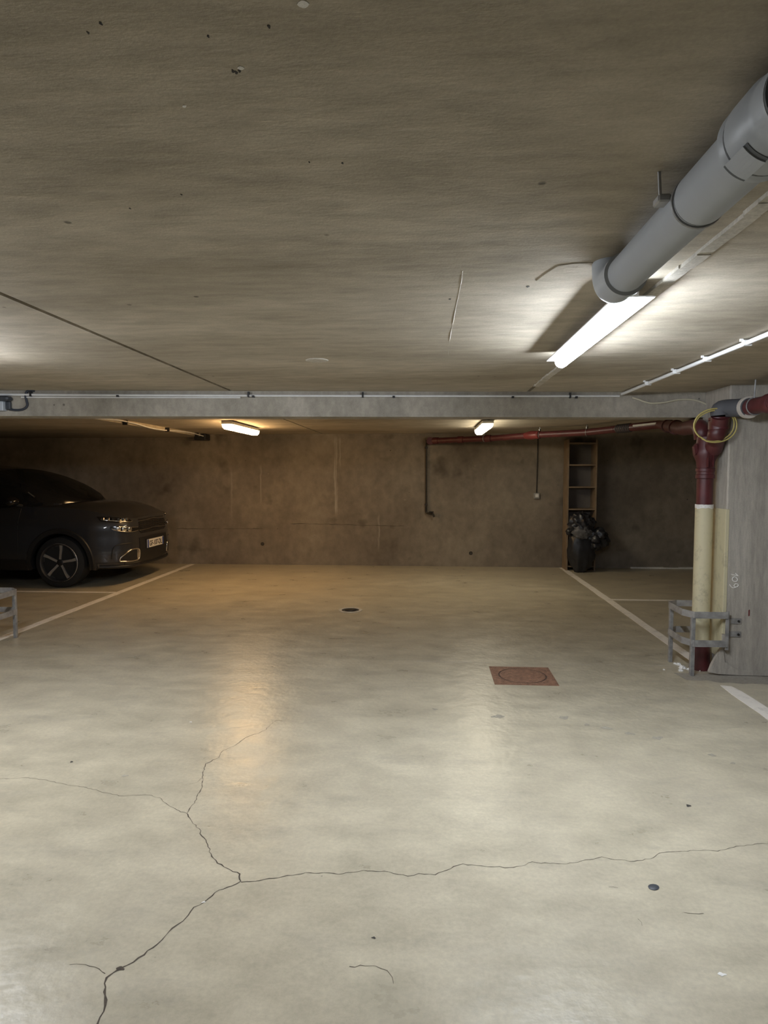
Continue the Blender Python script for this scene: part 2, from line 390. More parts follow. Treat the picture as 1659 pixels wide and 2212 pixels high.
# arris groove along beam foot
gr = MB(); gr.prism([Vector((X0, BEAMY(X0) - 0.004, 1.893)), Vector((X1, BEAMY(X1) - 0.004, 1.893)), Vector((X1, BEAMY(X1) + .001, 1.893)), Vector((X0, BEAMY(X0) + .001, 1.893))], (0, 0, 0.006)).build('arris', 'concrete_beam', bm_)

# pillars
PX, PY0, PY1 = 2.125, 4.68, 5.13
pil = MB().box((PX, PY0, 0), (2.72, PY1, CEIL + 0.005), 0.008).build('pillar', 'concrete_pillar', origin=(2.42, 4.9, 0)); tag(pil, 'grey concrete pillar standing behind the red drain pipe', 'pillar', kind='structure')
pil2 = MB().box((-4.60, 5.06, 0), (-3.97, 5.5, CEIL + 0.005), 0.008).build('pillar', 'concrete_pillar', origin=(-4.1, 4.8, 0)); tag(pil2, 'grey concrete pillar beside the parked car', 'pillar', kind='structure')
# rough mortar foot at pillar
ft = MB()
prof = [ony(x, y, PY0 - 0.012) for x, y in ((1562, 1395), (1548, 1418), (1538, 1436), (1532, 1452), (1550, 1456), (1600, 1459), (1660, 1460), (1700, 1460), (1700, 1448), (1640, 1449), (1590, 1446), (1566, 1430))]
prof = [Vector((p.x, p.y, max(p.z, 0.0))) for p in prof]
ft.prism(prof, (0, 0.03, 0)).build('mortar_foot', 'concrete_pillar', pil)
# yellow painted band on the pillar flank, with its front edge
cb = MB(); zt = ony(1562, 1100, PY0).z; cb.box((PX - 0.004, PY0 + 0.012, 0.12), (PX, PY1 - 0.02, zt)).build('painted_band', 'cream_paint', pil)
cb = MB(); cb.box((PX - 0.006, PY0 - 0.003, 0.30), (PX + 0.020, PY0 + 0.012, zt), 0.002).build('corner_strip', 'cream_paint', pil)
# chalk writing: 109 turned a quarter turn, on the front face
def chalk(pts, r=0.0028):
    q = [ony(x, y, PY0 - 0.001) for x, y in pts]
    MB().tube(smooth_path(q, 5), r, 5).build('chalk_stroke', 'chalk', pil)
chalk([(1579, 1240), (1585, 1242), (1595, 1244)]); chalk([(1588, 1238), (1595, 1244)])
chalk([(1583, 1248), (1587, 1246), (1592, 1249), (1593, 1253), (1590, 1256), (1584, 1255), (1582, 1251), (1583, 1248)])
chalk([(1586, 1264), (1589, 1261), (1594, 1262), (1594, 1266), (1590, 1268), (1586, 1266), (1586, 1264)]); chalk([(1590, 1268), (1584, 1270), (1579, 1267), (1576, 1262)])
MB().obox(ony(1618, 1324, PY0 - 0.001), (0.004, 0, 0.002), (0, 0.001, 0), (0, 0, 0.022)).build('red_mark', 'red_bright', pil)

# back wall details
for px, py in ((567, 1175), (1017, 1195)):
    p = ony(px, py, WALL); MB().lathe((p.x, WALL - 0.002, p.z), (0, 1, 0), [(0, .028), (.002, .03), (.004, .03)], 14).build('tie_hole', 'soot', wb)
for (xa, za, xb, zb) in ((-2.15, 0.66, -0.35, 0.63), (-4.0, 0.57, -2.6, 0.575)):
    pts = [Vector((xa + (xb - xa) * i / 30, WALL - 0.0005, za + (zb - za) * i / 30 + random.uniform(-.006, .006))) for i in range(31)]
    MB().tube(pts, [random.uniform(.001, .005) for _ in pts], 5).build('pour_line', 'joint_dark', wb)
# loose pale edging at the foot of the wall on the right
sk = MB(); a = onz(1365, 1229, 0.0); xx = a.x
while xx < 4.2:
    x2 = xx + random.uniform(0.08, 0.25); sk.box((xx, WALL - 0.035 + random.uniform(-.008, .008), 0), (x2, WALL, 0.022 + random.uniform(-.006, .006))); xx = x2
tag(sk.build('baseboard_back', 'crumbs', origin=(3.4, WALL - .02, 0)), 'pale broken edging strip along the foot of the wall', 'baseboard', kind='structure')

# ------------------------------------------------------------------ floor: cracks, joints, lines
def ribbon(name, pts, wfun, mat, parent, z=0.0006, jit=0.0, step=0.02):
    P = [Vector((p.x, p.y, 0)) for p in pts]; Q = []
    for i in range(len(P) - 1):
        n = max(1, int((P[i + 1] - P[i]).length / step)); d = (P[i + 1] - P[i]); nn = Vector((-d.y, d.x, 0)).normalized()
        for k in range(n): Q.append(P[i] + d * (k / n) + nn * random.uniform(-jit, jit))
    Q.append(P[-1]); vs = []; fs = []
    for i, p in enumerate(Q):
        d = Q[min(i + 1, len(Q) - 1)] - Q[max(i - 1, 0)]; nn = Vector((-d.y, d.x, 0)).normalized(); w_ = wfun(i / (len(Q) - 1))
        vs += [p + nn * w_ + Vector((0, 0, z)), p - nn * w_ + Vector((0, 0, z))]
        if i: fs.append((2 * i - 2, 2 * i - 1, 2 * i + 1, 2 * i))
    return MB().add(vs, fs).build(name, mat, parent)
CR = [([(590,1560),(575,1575),(560,1583),(530,1593),(505,1612),(478,1624),(472,1637),(444,1650),(438,1675),(436,1700),(420,1735),(403,1757),(415,1775),(432,1795),(436,1806),(450,1825),(453,1840),(465,1860),(490,1877),(518,1888),(521,1905)], .0011, .0024),
      ([(521,1905),(500,1913),(465,1928),(440,1948),(420,1960),(408,1978),(395,1990),(370,2005),(358,2020),(340,2040),(300,2070),(260,2093),(232,2112),(225,2125),(230,2150),(225,2185),(210,2212),(195,2245)], .0018, .0042),
      ([(403,1757),(380,1750),(345,1724),(320,1717),(265,1720),(225,1712),(180,1700),(140,1695),(100,1685),(60,1680),(0,1683),(-60,1680)], .0011, .0007),
      ([(521,1905),(560,1902),(612,1893),(660,1886),(700,1885),(730,1888),(785,1881),(830,1883),(880,1892),(905,1888),(940,1890),(980,1872),(1000,1867),(1060,1872),(1110,1875),(1150,1863),(1215,1867),(1250,1862),(1300,1851),(1330,1857),(1370,1861),(1412,1853),(1425,1842),(1500,1837),(1550,1838),(1590,1828),(1640,1823),(1700,1815)], .0017, .0010),
      ([(225,2105),(205,2090),(185,2083),(165,2081),(150,2084)], .0014, .0006),
      ([(755,2090),(790,2085),(810,2085),(835,2097),(845,2112),(850,2125)], .0012, .0006),
      ([(436,1680),(425,1690),(408,1694)], .0009, .0005),
      ([(1380,1985),(1387,2000)], .0016, .0010), ([(1475,1972),(1520,1973)], .0008, .0008), ([(1315,1915),(1335,1918)], .001, .0006)]
for pts, w0, w1 in CR:
    ribbon('crack', [onz(x, y) for x, y in pts], lambda t, a=w0, b=w1: (a + (b - a) * t) * random.uniform(0.3, 1.25), 'crack', floor, jit=0.004, step=0.015)
for pts, wd, mt in (([(-80, 1414), (330, 1417)], .004, 'mortar'), ([(900, 1428), (1055, 1432)], .004, 'mortar'), ([(1180, 1434), (1440, 1438)], .004, 'mortar')):
    ribbon('floor_joint', [onz(x, y) for x, y in pts], lambda t, a=wd: a * random.uniform(.3, 1.1), mt, floor, jit=.002, step=.04)
# strip of darker floor colour by the pillar foot
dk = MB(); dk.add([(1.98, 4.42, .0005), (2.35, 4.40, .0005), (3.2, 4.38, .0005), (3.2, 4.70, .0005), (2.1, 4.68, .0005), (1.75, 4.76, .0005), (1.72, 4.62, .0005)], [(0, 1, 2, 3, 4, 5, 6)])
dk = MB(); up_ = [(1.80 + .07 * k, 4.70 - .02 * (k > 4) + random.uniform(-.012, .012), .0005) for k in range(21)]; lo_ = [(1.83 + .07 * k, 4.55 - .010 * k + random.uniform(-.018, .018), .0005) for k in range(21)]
dk.add(up_ + lo_[::-1], [tuple(range(42))]); dk.build('dark_strip', 'floor_dark', floor)
# chips and specks on the floor
for px, py, r, mt in ((412, 1560, .010, 'crumbs'), (155, 1646, .010, 'soot'), (1560, 2105, .010, 'crumbs'), (1075, 1548, .035, 'floor_smudge'), (1218, 1550, .035, 'floor_smudge'), (1310, 1573, .03, 'floor_smudge'), (1360, 1585, .025, 'floor_smudge'), (1420, 1594, .03, 'floor_smudge'), (1268, 1566, .02, 'floor_smudge'), (1537, 1631, .022, 'floor_smudge'), (1583, 1649, .014, 'floor_smudge'), (1488, 1741, .014, 'soot'), (807, 2026, .006, 'soot'), (940, 1532, .02, 'floor_smudge'), (270, 1676, .016, 'floor_smudge'), (440, 1949, .006, 'crumbs'), (260, 2093, .011, 'crack'), (1183, 1304, .03, 'floor_smudge')):
    p = onz(px, py); vs = [(p.x + r * (1 + .35 * math.sin(2 * a + px)) * math.cos(a), p.y + r * (.7 + .3 * math.cos(3 * a + py)) * math.sin(a), .0009) for a in [k * math.pi / 6 for k in range(12)]]
    MB().add(vs, [tuple(range(12))]).build('floor_mark', mt, floor)

def line(name, poly, label, group='painted parking bay lines'):
    vs = [Vector((p[0], p[1], 0.0022)) for p in poly]; c = sum(vs, Vector()) / len(vs); c.z = 0
    o = MB().prism([v - Vector((0, 0, .002)) for v in vs], (0, 0, 0.002)).build(name, 'line_paint', origin=c); return tag(o, label, 'line', group)
def rough_line(x, w_, ya, yb, n=22):
    L = [(x - w_ / 2 + random.uniform(-.004, .004), ya + (yb - ya) * i / n) for i in range(n + 1)]
    R_ = [(x + w_ / 2 + random.uniform(-.004, .004), ya + (yb - ya) * i / n) for i in range(n + 1)]
    return L + R_[::-1]
line('parking_line', rough_line(-3.745, 0.085, 5.16, WALL - 0.03), 'long white line running to the wall past the parked car')
line('parking_line', rough_line(2.085, 0.085, 4.95, WALL - 0.03), 'long white line running from pillar to foot of wooden shelf')
stub = [onz(x, y) for x, y in ((1556, 1481), (1580, 1483), (1602, 1494), (1625, 1508), (1650, 1524), (1700, 1556), (1760, 1600), (1700, 1605), (1659, 1556), (1640, 1541), (1610, 1521), (1580, 1500))]
line('parking_line', [(p.x, p.y) for p in stub], 'chipped white line stub starting in front of the pillar')
line('parking_line', [(-9.0, 7.46), (-3.79, 7.46), (-3.79, 7.52), (-9.0, 7.52)], 'thin white line alongside the parked car wheels')
line('parking_line', [(2.13, 7.41), (5.5, 7.41), (5.5, 7.47), (2.13, 7.47)], 'thin white line crossing behind the pillar and pipe guard')

# ================================================================== MANHOLE + DRAIN
MX0, MX1, MY0, MY1 = 0.472, 0.910, 4.36, 4.77
mh = thing('manhole_cover', ((MX0 + MX1) / 2, (MY0 + MY1) / 2, 0), 'square rusty iron manhole cover with round lid set in floor', 'manhole')
fr = MB(); cx, cy = (MX0 + MX1) / 2, (MY0 + MY1) / 2
NN = 40; ring_i = []; ring_o = []
for k in range(NN):
    a = 2 * math.pi * k / NN; ring_i.append(Vector((cx + .172 * math.cos(a), cy + .172 * math.sin(a), .003)))
    m_ = max(abs(math.cos(a)), abs(math.sin(a))); ring_o.append(Vector((cx + (MX1 - MX0) / 2 * math.cos(a) / m_, cy + (MY1 - MY0) / 2 * math.sin(a) / m_, .003)))
vs = ring_i + ring_o + [p - Vector((0, 0, .003)) for p in ring_i] + [p - Vector((0, 0, .003)) for p in ring_o]; fs = []
for k in range(NN):
    q = (k + 1) % NN; fs += [(k, q, NN + q, NN + k), (NN + k, NN + q, 3 * NN + q, 3 * NN + k), (k, 2 * NN + k, 2 * NN + q, q)]
fr.add(vs, fs).build('frame', 'iron_rust', mh)
MB().lathe((cx, cy, 0), (0, 0, 1), [(0, .1715), (.0012, .1715)], 40).build('groove', 'iron_rust_dark', mh)
MB().lathe((cx, cy, 0), (0, 0, 1), [(0, .161), (.0032, .161)], 40).build('lid', 'iron_rust', mh)
sd = MB(); sp_ = .0165
for i in range(-14, 15):
    for j in range(-13, 14):
        x, y = cx + i * sp_ + (sp_ / 2 if j % 2 else 0), cy + j * sp_; rr = math.hypot(x - cx, y - cy)
        if 0.155 < rr < 0.178 or abs(x - cx) > .208 or abs(y - cy) > .193: continue
        h = .0045; sd.add([(x + h, y, .003), (x, y + h, .003), (x - h, y, .003), (x, y - h, .003), (x, y, .0065)], [(0, 1, 4), (1, 2, 4), (2, 3, 4), (3, 0, 4)])
sd.build('studs', 'iron_rust', mh)['kind'] = 'stuff'
p = onz(757, 1318)
dr = thing('floor_drain', (p.x, p.y, 0), 'small round dark floor drain with raised rim in lane', 'drain')
MB().lathe((p.x, p.y, 0), (0, 0, 1), [(0, .125), (.004, .125), (.004, .098), (.001, .094), (.0008, .05)], 28).build('rim', 'mortar', dr)
MB().lathe((p.x, p.y, 0), (0, 0, 1), [(0, .092), (.0025, .092)], 28).build('sump', 'soot', dr)
MB().lathe((p.x + .005, p.y, 0), (0, 0, 1), [(0.002, .062), (.009, .06), (.011, .045)], 24).build('grate', 'iron_dark', dr)
p = onz(1412, 1917)
pb = MB(); pb.lathe((p.x, p.y, 0), (0, 0, 1), [(0, .016), (.002, .017), (.004, .012), (.005, .004)], 12)
for v in pb.v: v.x = p.x + (v.x - p.x) * 1.15 + 0.25 * (v.y - p.y)
tag(pb.build('gum_blob', 'dark_plastic', origin=(p.x, p.y, 0), smooth=50), 'small flattened dark blob of gum on the floor', 'gum')

# ================================================================== LAMPS
def batten(x, y0, y1, mat, label, group, w_=0.034, hz=0.050, dz=0.036, off=0.030, name='batten_light'):
    t = thing(name, (x, (y0 + y1) / 2, CEIL), label, 'lamp', group)
    MB().box((x - .022, y0 + .03, CEIL - hz), (x + .022, y1 - .03, CEIL), 0.003).build('housing', 'white_pvc', t)
    MB().box((x - w_ - off, y0 - .015, CEIL - hz - .001), (x + w_ + .027, y1 + .01, CEIL - hz + .005), 0.002).build('spill_shield', 'white_pvc', t)  # added plate, widened to keep the tube's light off the ceiling
    zb = CEIL - hz - dz; n = 8
    prof = [Vector((x - w_, y0, CEIL - hz - .001))] + [Vector((x - w_ * math.cos(a), y0, CEIL - hz - dz * .08 - dz * .94 * math.sin(a))) for a in [math.pi * k / n for k in range(n + 1)]] + [Vector((x + w_, y0, CEIL - hz - .001))]
    MB().prism(prof, (0, y1 - y0, 0)).build('diffuser', mat, t)
    return t
batten(0.676, 2.17, 3.32, 'lit_front', 'glaring cool white batten light beside the grey pipe elbow', 'ceiling batten lights', w_=0.033, off=0.040)
batten(-2.46, 2.10, 3.30, 'lit_left', 'cool white batten light over the lane, on the parked car side', 'ceiling batten lights', name='batten_light_offscreen')
def bulkhead(x, y0, y1, mat, label):
    t = thing('bulkhead_light', (x, (y0 + y1) / 2, CEIL), label, 'lamp', 'sealed lights behind the beam')
    hw = 0.065
    MB().box((x - hw, y0, CEIL - 0.045), (x + hw, y1, CEIL - 0.008), 0.006).build('housing', 'lamp_body', t)
    MB().box((x - .03, y0 + .15, CEIL - 0.01), (x + .03, y0 + .22, CEIL)).build('bracket', 'galvanised', t)
    MB().box((x - .03, y1 - .22, CEIL - 0.01), (x + .03, y1 - .15, CEIL)).build('bracket', 'galvanised', t)
    q = [(-hw + .004, -.045), (-hw + .012, -.08), (-hw + .035, -.102), (hw - .035, -.102), (hw - .012, -.08), (hw - .004, -.045)]
    MB().prism([Vector((x + a, y0 + .012, CEIL + b)) for a, b in q], (0, y1 - y0 - .024, 0)).build('diffuser', mat, t)
    for k in range(4):
        yk = y0 + .10 + (y1 - y0 - .2) * k / 3
        for s in (-1, 1): MB().box((x + s * hw - .006, yk - .012, CEIL - .062), (x + s * hw + .006, yk + .012, CEIL - .03)).build('latch', 'galvanised', t)
bulkhead(-2.33, 7.35, 8.60, 'lit_warm', 'sealed light glowing warm orange under ceiling near parked car')
bulkhead(0.70, 7.45, 8.70, 'lit_neutral', 'sealed light glowing soft white under ceiling above wall tap')

# ================================================================== GREY PVC PIPE
gx, gz, gr_ = 0.540, 1.994, 0.0530
gp = thing('grey_pvc_pipe', (gx, 0.6, CEIL), 'thick grey plastic drain pipe with couplings hung under the ceiling', 'pipe')
MB().tube([(gx, -4.0, gz), (gx, 1.02, gz)], gr_ + .001, 36).build('pipe_length', 'grey_pvc', gp, smooth=40)
MB().lathe((gx, 1.10, gz), (0, 1, 0), [(0, gr_), (0.236, gr_), (0.238, gr_ - .0005), (0.238, gr_ - .005)], 36).build('pipe_length', 'grey_pvc', gp, smooth=30)
MB().tube([(gx, 1.33, gz), (gx, 1.90, gz)], gr_ - 0.003, 36).build('pipe_length', 'grey_pvc', gp, smooth=40)
MB().lathe((gx, 1.338, gz), (0, 1, 0), [(0, gr_ - .0008), (.0030, gr_ - .0008)], 36).build('seam', 'grey_pvc_dark', gp)
# expansion coupling: wide ring with a narrower shoulder
MB().lathe((gx, 0.985, gz), (0, 1, 0), [(0, gr_ + .001), (.003, gr_ + .0065), (.030, gr_ + .0085), (.046, gr_ + .0085), (.052, gr_ + .0125), (.112, gr_ + .0125), (.116, gr_ + .0095), (.124, gr_ + .0095), (.127, gr_ + .0115), (.140, gr_ + .0115), (.143, gr_)], 44).build('coupling', 'grey_pvc', gp, smooth=35)
for yk, rr in ((1.1015, .0103), (0.983, .0060)):
    MB().lathe((gx, yk, gz), (0, 1, 0), [(0, gr_ + rr), (.004, gr_ + rr)], 44).build('seam', 'grey_pvc_dark', gp)
# raised clip plate on the coupling (facing down towards the lane)
def on_cyl(a, r, y): return Vector((gx + r * math.cos(a), y, gz + r * math.sin(a)))
pl = MB(); A0, A1, r0 = math.radians(216), math.radians(252), gr_ + .0125
vs = []; fs = []
for i in range(7):
    a = A0 + (A1 - A0) * i / 6
    vs += [on_cyl(a, r0 + .0035, 1.052), on_cyl(a, r0 + .0035, 1.112), on_cyl(a, r0 - .002, 1.052), on_cyl(a, r0 - .002, 1.112)]
    if i: b = 4 * i; fs += [(b - 4, b - 3, b + 1, b), (b - 4, b, b + 2, b - 2), (b - 3, b - 1, b + 3, b + 1)]
fs += [(0, 2, 3, 1), (24, 25, 27, 26)]
pl.add(vs, fs).build('clip_plate', 'grey_pvc', gp)
for ya in (1.043, 1.113):
    sl = MB(); vs = []; fs = []
    for i in range(7):
        a = A0 + (A1 - A0) * i / 6; vs += [on_cyl(a, r0 + .0012, ya), on_cyl(a, r0 + .0012, ya + .008)]
        if i: b = 2 * i; fs.append((b - 2, b - 1, b + 1, b))
    sl.add(vs, fs).build('seam', 'grey_pvc_dark', gp)
for k in range(5):      # printed mark on the near length
    a = math.radians(226 + k * 1.2); pm = MB()
    pm.obox(on_cyl(a, gr_ + .0013, .925 + .008 * k), (0, .0025, 0), (math.cos(a) * .0003, 0, math.sin(a) * .0003), (-math.sin(a) * .004, 0, math.cos(a) * .004)); pm.build('print_mark', 'grey_pvc_dark', gp)
# short elbow turning up into the ceiling
el = [Vector((gx, 1.84, gz)), Vector((gx, 1.90, gz))] + arc((gx, 1.90, gz + .062), .062, -math.pi / 2, 0, 10, (0, 1, 0), (0, 0, 1)) + [Vector((gx, 1.962, CEIL + .001))]
MB().tube(el, gr_ + .002, 36).build('elbow', 'grey_pvc', gp, smooth=40)
MB().lathe((gx, 1.815, gz), (0, 1, 0), [(0, gr_ - .003), (.002, gr_ + .006), (.024, gr_ + .006), (.028, gr_ + .002)], 40).build('socket', 'grey_pvc', gp, smooth=35)
# hanger strap and lugs
hs = MB(); hs.tube(arc((gx, 1.352, gz), gr_ - .001, 0, 2 * math.pi, 32, (1, 0, 0), (0, 0, 1))[:-1], .003, 6, closed=True); hs.build('strap', 'galvanised', gp)
MB().tube([(gx - gr_ - .008, 1.39, gz + .016), (gx - gr_ - .012, 1.39, CEIL)], .0035, 8).build('hanger_rod', 'galvanised', gp)
MB().box((gx - gr_ - .018, 1.372, gz + .010), (gx - gr_ + .008, 1.408, gz + .026), .003).build('hanger_lug', 'galvanised', gp)

# ================================================================== WHITE CONDUITS
wc = thing('white_conduit', (1.47, 3.5, CEIL), 'straight white conduit clipped to ceiling beside the grey pipe', 'conduit')
zz = CEIL - .018
MB().tube([(1.462, -4.5, zz), (1.470, 2.9, zz), (1.475, 5.0, zz)], .0105, 12).build('tube', 'white_pvc', wc, smooth=40)
for px, py in ((1383, 828), (1436, 803), (1499, 776), (1574, 741)):
    p = onz(px, py, zz)
    MB().box((1.450, p.y - .010, CEIL - .032), (1.492, p.y + .010, CEIL - .005), .003).build('clip', 'white_pvc', wc)
    MB().box((1.440, p.y - .006, CEIL - .012), (1.452, p.y + .006, CEIL)).build('clip', 'white_pvc', wc)
bc = thing('white_conduit', (-0.8, 4.85, 2.05), 'thin white conduit running along the top edge of the beam', 'conduit')
def bp(x, z, d=.014): return Vector((x, BEAMY(x) - d, z))
bx = [-9.5] + [-3.9 + .27 * k for k in range(20)] + [1.46]
MB().tube([bp(x, 2.040 - .006 * math.sin((x + 4) * .55)) for x in bx], .0085, 10).build('tube', 'white_pvc', bc, smooth=40)
MB().tube([bp(x, 2.018 + .0006 * (x + 4), .012) for x in (-3.02, -2.5, -2.0, -1.4)], .0055, 8).build('tube', 'white_pvc', bc, smooth=40)
for px in (111, 282, 546, 556, 785, 851, 1110, 1238, 1252):
    x = ony(px, 850, 4.88).x; big = px in (111, 546, 785, 1238)
    b = MB(); b.obox(bp(x, 2.042 if big else 2.028, .016), (.006 if big else .009, 0, 0), (0, .012, 0), (0, 0, .020 if big else .007)); b.build('clip', 'black_plastic', bc)

# ------------------------------------------------------------------ box and black lead at the left end of the beam
x = ony(6, 866, 4.6).x
jb = thing('junction_box', (x - .06, BEAMY(x) - .04, 1.92), 'grey junction box fixed on the beam, shadow above it modelled solid', 'junction box')
b = MB(); b.box((x - .19, BEAMY(x) - .055, 1.915), (x + .024, BEAMY(x) - .002, 1.985), .005); b.build('body', 'grey_pvc', jb)
b = MB(); b.box((x - .19, BEAMY(x) - .075, 1.985), (x + .075, BEAMY(x) - .002, 2.022), .012); b.build('lid', 'dark_plastic', jb)  # dark block standing in for the shadow above the box
b = MB(); b.box((x + .026, BEAMY(x) - .03, 1.925), (x + .062, BEAMY(x) - .002, 1.985), .006); b.build('gland', 'dark_plastic', jb)
for dx, dz in ((-.01, 1.945), (-.05, 1.945), (-.05, 1.928)):
    b = MB(); b.lathe((x + dx, BEAMY(x) - .058, dz), (0, 1, 0), [(0, .006), (.004, .006)], 10); b.build('screw', 'black_plastic', jb)
pth = smooth_path([bp(ony(px, py, 4.6).x, ony(px, py, 4.62).z, .012) for px, py in ((-25, 880), (2, 883), (16, 884), (30, 886), (42, 885.5), (51, 882), (55.5, 875), (54, 866), (52, 856), (54, 847), (60, 844), (70, 844))], 6)
MB().tube(pth, .0085, 10).build('flexible_lead', 'dark_cable', jb, smooth=60)

# rear ceiling cable along the step edge
yy = [5.2 + .45 * k for k in range(11)]
rc = thing('ceiling_cable', (-3.46, 7.5, CEIL - .03), 'pale sagging cable running along the ceiling step above car', 'cable')
MB().tube(smooth_path([(-3.462 + .018 * math.sin(y * 2.1), y, CEIL - .035 - .014 * math.sin(y * 3.3)) for y in yy], 5), .0085, 8).build('lead', 'white_pvc', rc, smooth=50)
for y in (6.0, 7.2, 8.4, 9.5): MB().box((-3.50, y - .012, CEIL - .06), (-3.445, y + .012, CEIL - .005)).build('clip', 'black_plastic', rc)
MB().box((-3.60, 9.72, CEIL - .10), (-3.42, 9.95, CEIL - .005), .01).build('gland', 'black_plastic', rc)

# ================================================================== RED DRAIN PIPE
RX, RY = ony(1518, 1200, 4.83).x, 4.83
rd = thing('red_drain_pipe', (RX, RY, 0), 'red cast iron drain stack sleeved in cream plastic beside the pillar', 'pipe')
zred = ony(1518, 1090, RY).z; zj = ony(1518, 1018, RY).z; zsl0 = ony(1510, 1392, RY).z
MB().lathe((RX, RY, zsl0), (0, 0, 1), [(0, .061), (zred - zsl0 - .01, .061), (zred - zsl0, .0615)], 28).build('sleeve', 'cream_paint', rd, smooth=40)
br = MB(); vs = []; n = 28   # ragged paint rim at the sleeve top
for k in range(n):
    a = 2 * math.pi * k / n
    for r, z in ((.0625, zred - .018 - random.uniform(0, .014)), (.0625, zred + random.uniform(-.002, .004)), (.057, zred + .002)): vs.append((RX + r * math.cos(a), RY + r * math.sin(a), z))
br.add(vs, [(3 * k + j, 3 * ((k + 1) % n) + j, 3 * ((k + 1) % n) + j + 1, 3 * k + j + 1) for k in range(n) for j in (0, 1)]).build('sleeve_rim', 'crumbs', rd)
MB().lathe((RX, RY, zred), (0, 0, 1), [(0, .056), (zj - zred - .05, .056)], 28).build('riser', 'red_paint', rd, smooth=40)
MB().lathe((RX, RY, zj - .055), (0, 0, 1), [(0, .058), (.004, .066), (.028, .066), (.032, .061), (.05, .061), (.054, .066), (.075, .066), (.079, .058)], 28).build('socket', 'red_paint', rd, smooth=35)
MB().lathe((RX, RY, 0), (0, 0, 1), [(0, .072), (.02, .072), (zsl0 - .06, .070), (zsl0 - .03, .068), (zsl0 + .01, .064)], 28).build('foot', 'red_paint', rd, smooth=40)
# Y fitting
zY = zj + .03; top = ony(1512, 950, RY)
MB().lathe((RX, RY, zY - .01), (0, 0, 1), [(0, .060), (.05, .064), (.10, .085), (.14, .078), (.19, .066), (top.z - zY + .03, .062)], 28).build('branch_fitting', 'red_paint', rd, smooth=45)
for s in (-.018, .018): MB().obox((RX + s, RY - .078, zY + .09), (.0035, 0, 0), (0, .01, 0), (0, 0, .09)).build('web', 'red_paint', rd)
MB().obox((RX - .085, RY - .02, zY + .13), (.010, 0, .012), (0, .02, 0), (-.004, 0, .03)).build('lug', 'red_paint', rd)
# right hand arm rising to the front run
e1 = Vector((RX + .03, RY - .05, zY + .13)); E = ony(1552, 935, 4.66); E2 = ony(1556, 900, 4.62)
MB().tube([e1, e1 + (E - e1) * .55], [.062, .060], 24).build('arm', 'red_paint', rd, smooth=40)
MB().tube(smooth_path([e1 + (E - e1) * .5, E + Vector((-.012, .0, -.01)), E + Vector((0, 0, .03)), E2], 6), .060, 24).build('elbow', 'red_paint', rd, smooth=45)
MB().lathe(E + Vector((0, 0, .02)), (0, 0, 1), [(0, .060), (.003, .068), (.06, .068), (.064, .064), (.07, .068), (.085, .068), (.088, .06)], 28).build('socket', 'red_paint', rd, smooth=35)
FZ = ony(1575, 882, 4.56).z; FX = 2.17
MB().tube(smooth_path([E2 + Vector((0, 0, .01)), E2 + Vector((.006, -.005, .05)), Vector((FX - .03, 4.58, FZ + .005)), Vector((FX, 4.50, FZ))], 6), .062, 24).build('bend', 'rubber_grey', rd, smooth=45)
MB().lathe((FX, 4.53, FZ), (0.05, -1, 0), [(0, .06), (.003, .074), (.03, .074), (.033, .058)], 28).build('sealing_ring', 'pale_ring', rd, smooth=35)
MB().tube([(FX, 4.50, FZ), (FX + .03, 3.0, FZ + .005), (FX + .05, 0.5, FZ + .02)], .054, 28).build('run', 'red_paint', rd, smooth=40)
for y, r, m_ in ((4.28, .064, 'red_paint'), (4.12, .066, 'rubber_grey'), (4.0, .068, 'red_paint')):
    MB().lathe((FX + .012, y, FZ), (0, -1, 0), [(0, .055), (.004, r), (.07, r), (.076, r - .004), (.085, r), (.10, r), (.103, .055)], 28).build('socket', m_, rd, smooth=35)
MB().lathe((FX + .018, 3.88, FZ), (0, -1, 0), [(0, .057), (.3, .057)], 28).build('wrap', 'red_bright', rd, smooth=40)
for y in (4.42, 4.14):
    MB().tube([(FX - .01, y, FZ + .05), (FX - .005, y, CEIL)], .005, 8).build('hanger_rod', 'galvanised', rd)
    MB().tube(arc((FX, y, FZ), .058, 0, 2 * math.pi, 24, (1, 0, 0), (0, 0, 1))[:-1], .004, 6, closed=True).build('hanger_strap', 'galvanised', rd)
# rear run: from the fitting back under the ceiling to the wall
q0 = Vector((RX - .01, RY + .04, top.z + .01)); q1 = ony(1478, 926, 5.55); q2 = onz(1424, 917, 1.985)
q3 = onz(1330, 927, 1.975); q4 = onz(1268, 934, 1.972); q5 = onz(1160, 939.5, 1.968)
q6 = Vector((0.95, WALL - .55, 1.962)); q7 = Vector((0.05, WALL - .10, 1.950))
MB().tube(smooth_path([q0, Vector((q0.x, q0.y + .06, q1.z - .03)), q1], 6), .058, 24).build('elbow', 'red_paint', rd, smooth=45)
MB().tube([q1, q1 + (q2 - q1) * .6], .056, 24).build('rear_run', 'red_paint', rd, smooth=40)
d = (q2 - q1).normalized()
for t in (.25, .55): MB().lathe(q1 + (q2 - q1) * t, d, [(0, .057), (.004, .067), (.08, .067), (.084, .057)], 24).build('socket', 'red_paint', rd, smooth=35)
MB().tube([q1 + (q2 - q1) * .6, q2, q3], [.050, .046, .044], 20).build('rear_run', 'red_paint', rd, smooth=40)
MB().tube([q2 + Vector((-.03, -.055, .012)), q2 + (q3 - q2) * .55 + Vector((-.03, -.055, .012))], .012, 10).build('side_tube', 'white_pvc', rd, smooth=40)
cg = MB(); d = (q3 - q2)
for k in range(7): cg.lathe(q2 + d * (.62 + .05 * k), d, [(0, .046), (.012, .053), (.024, .046)], 18)
cg.build('corrugated_joint', 'rubber_grey', rd, smooth=40)
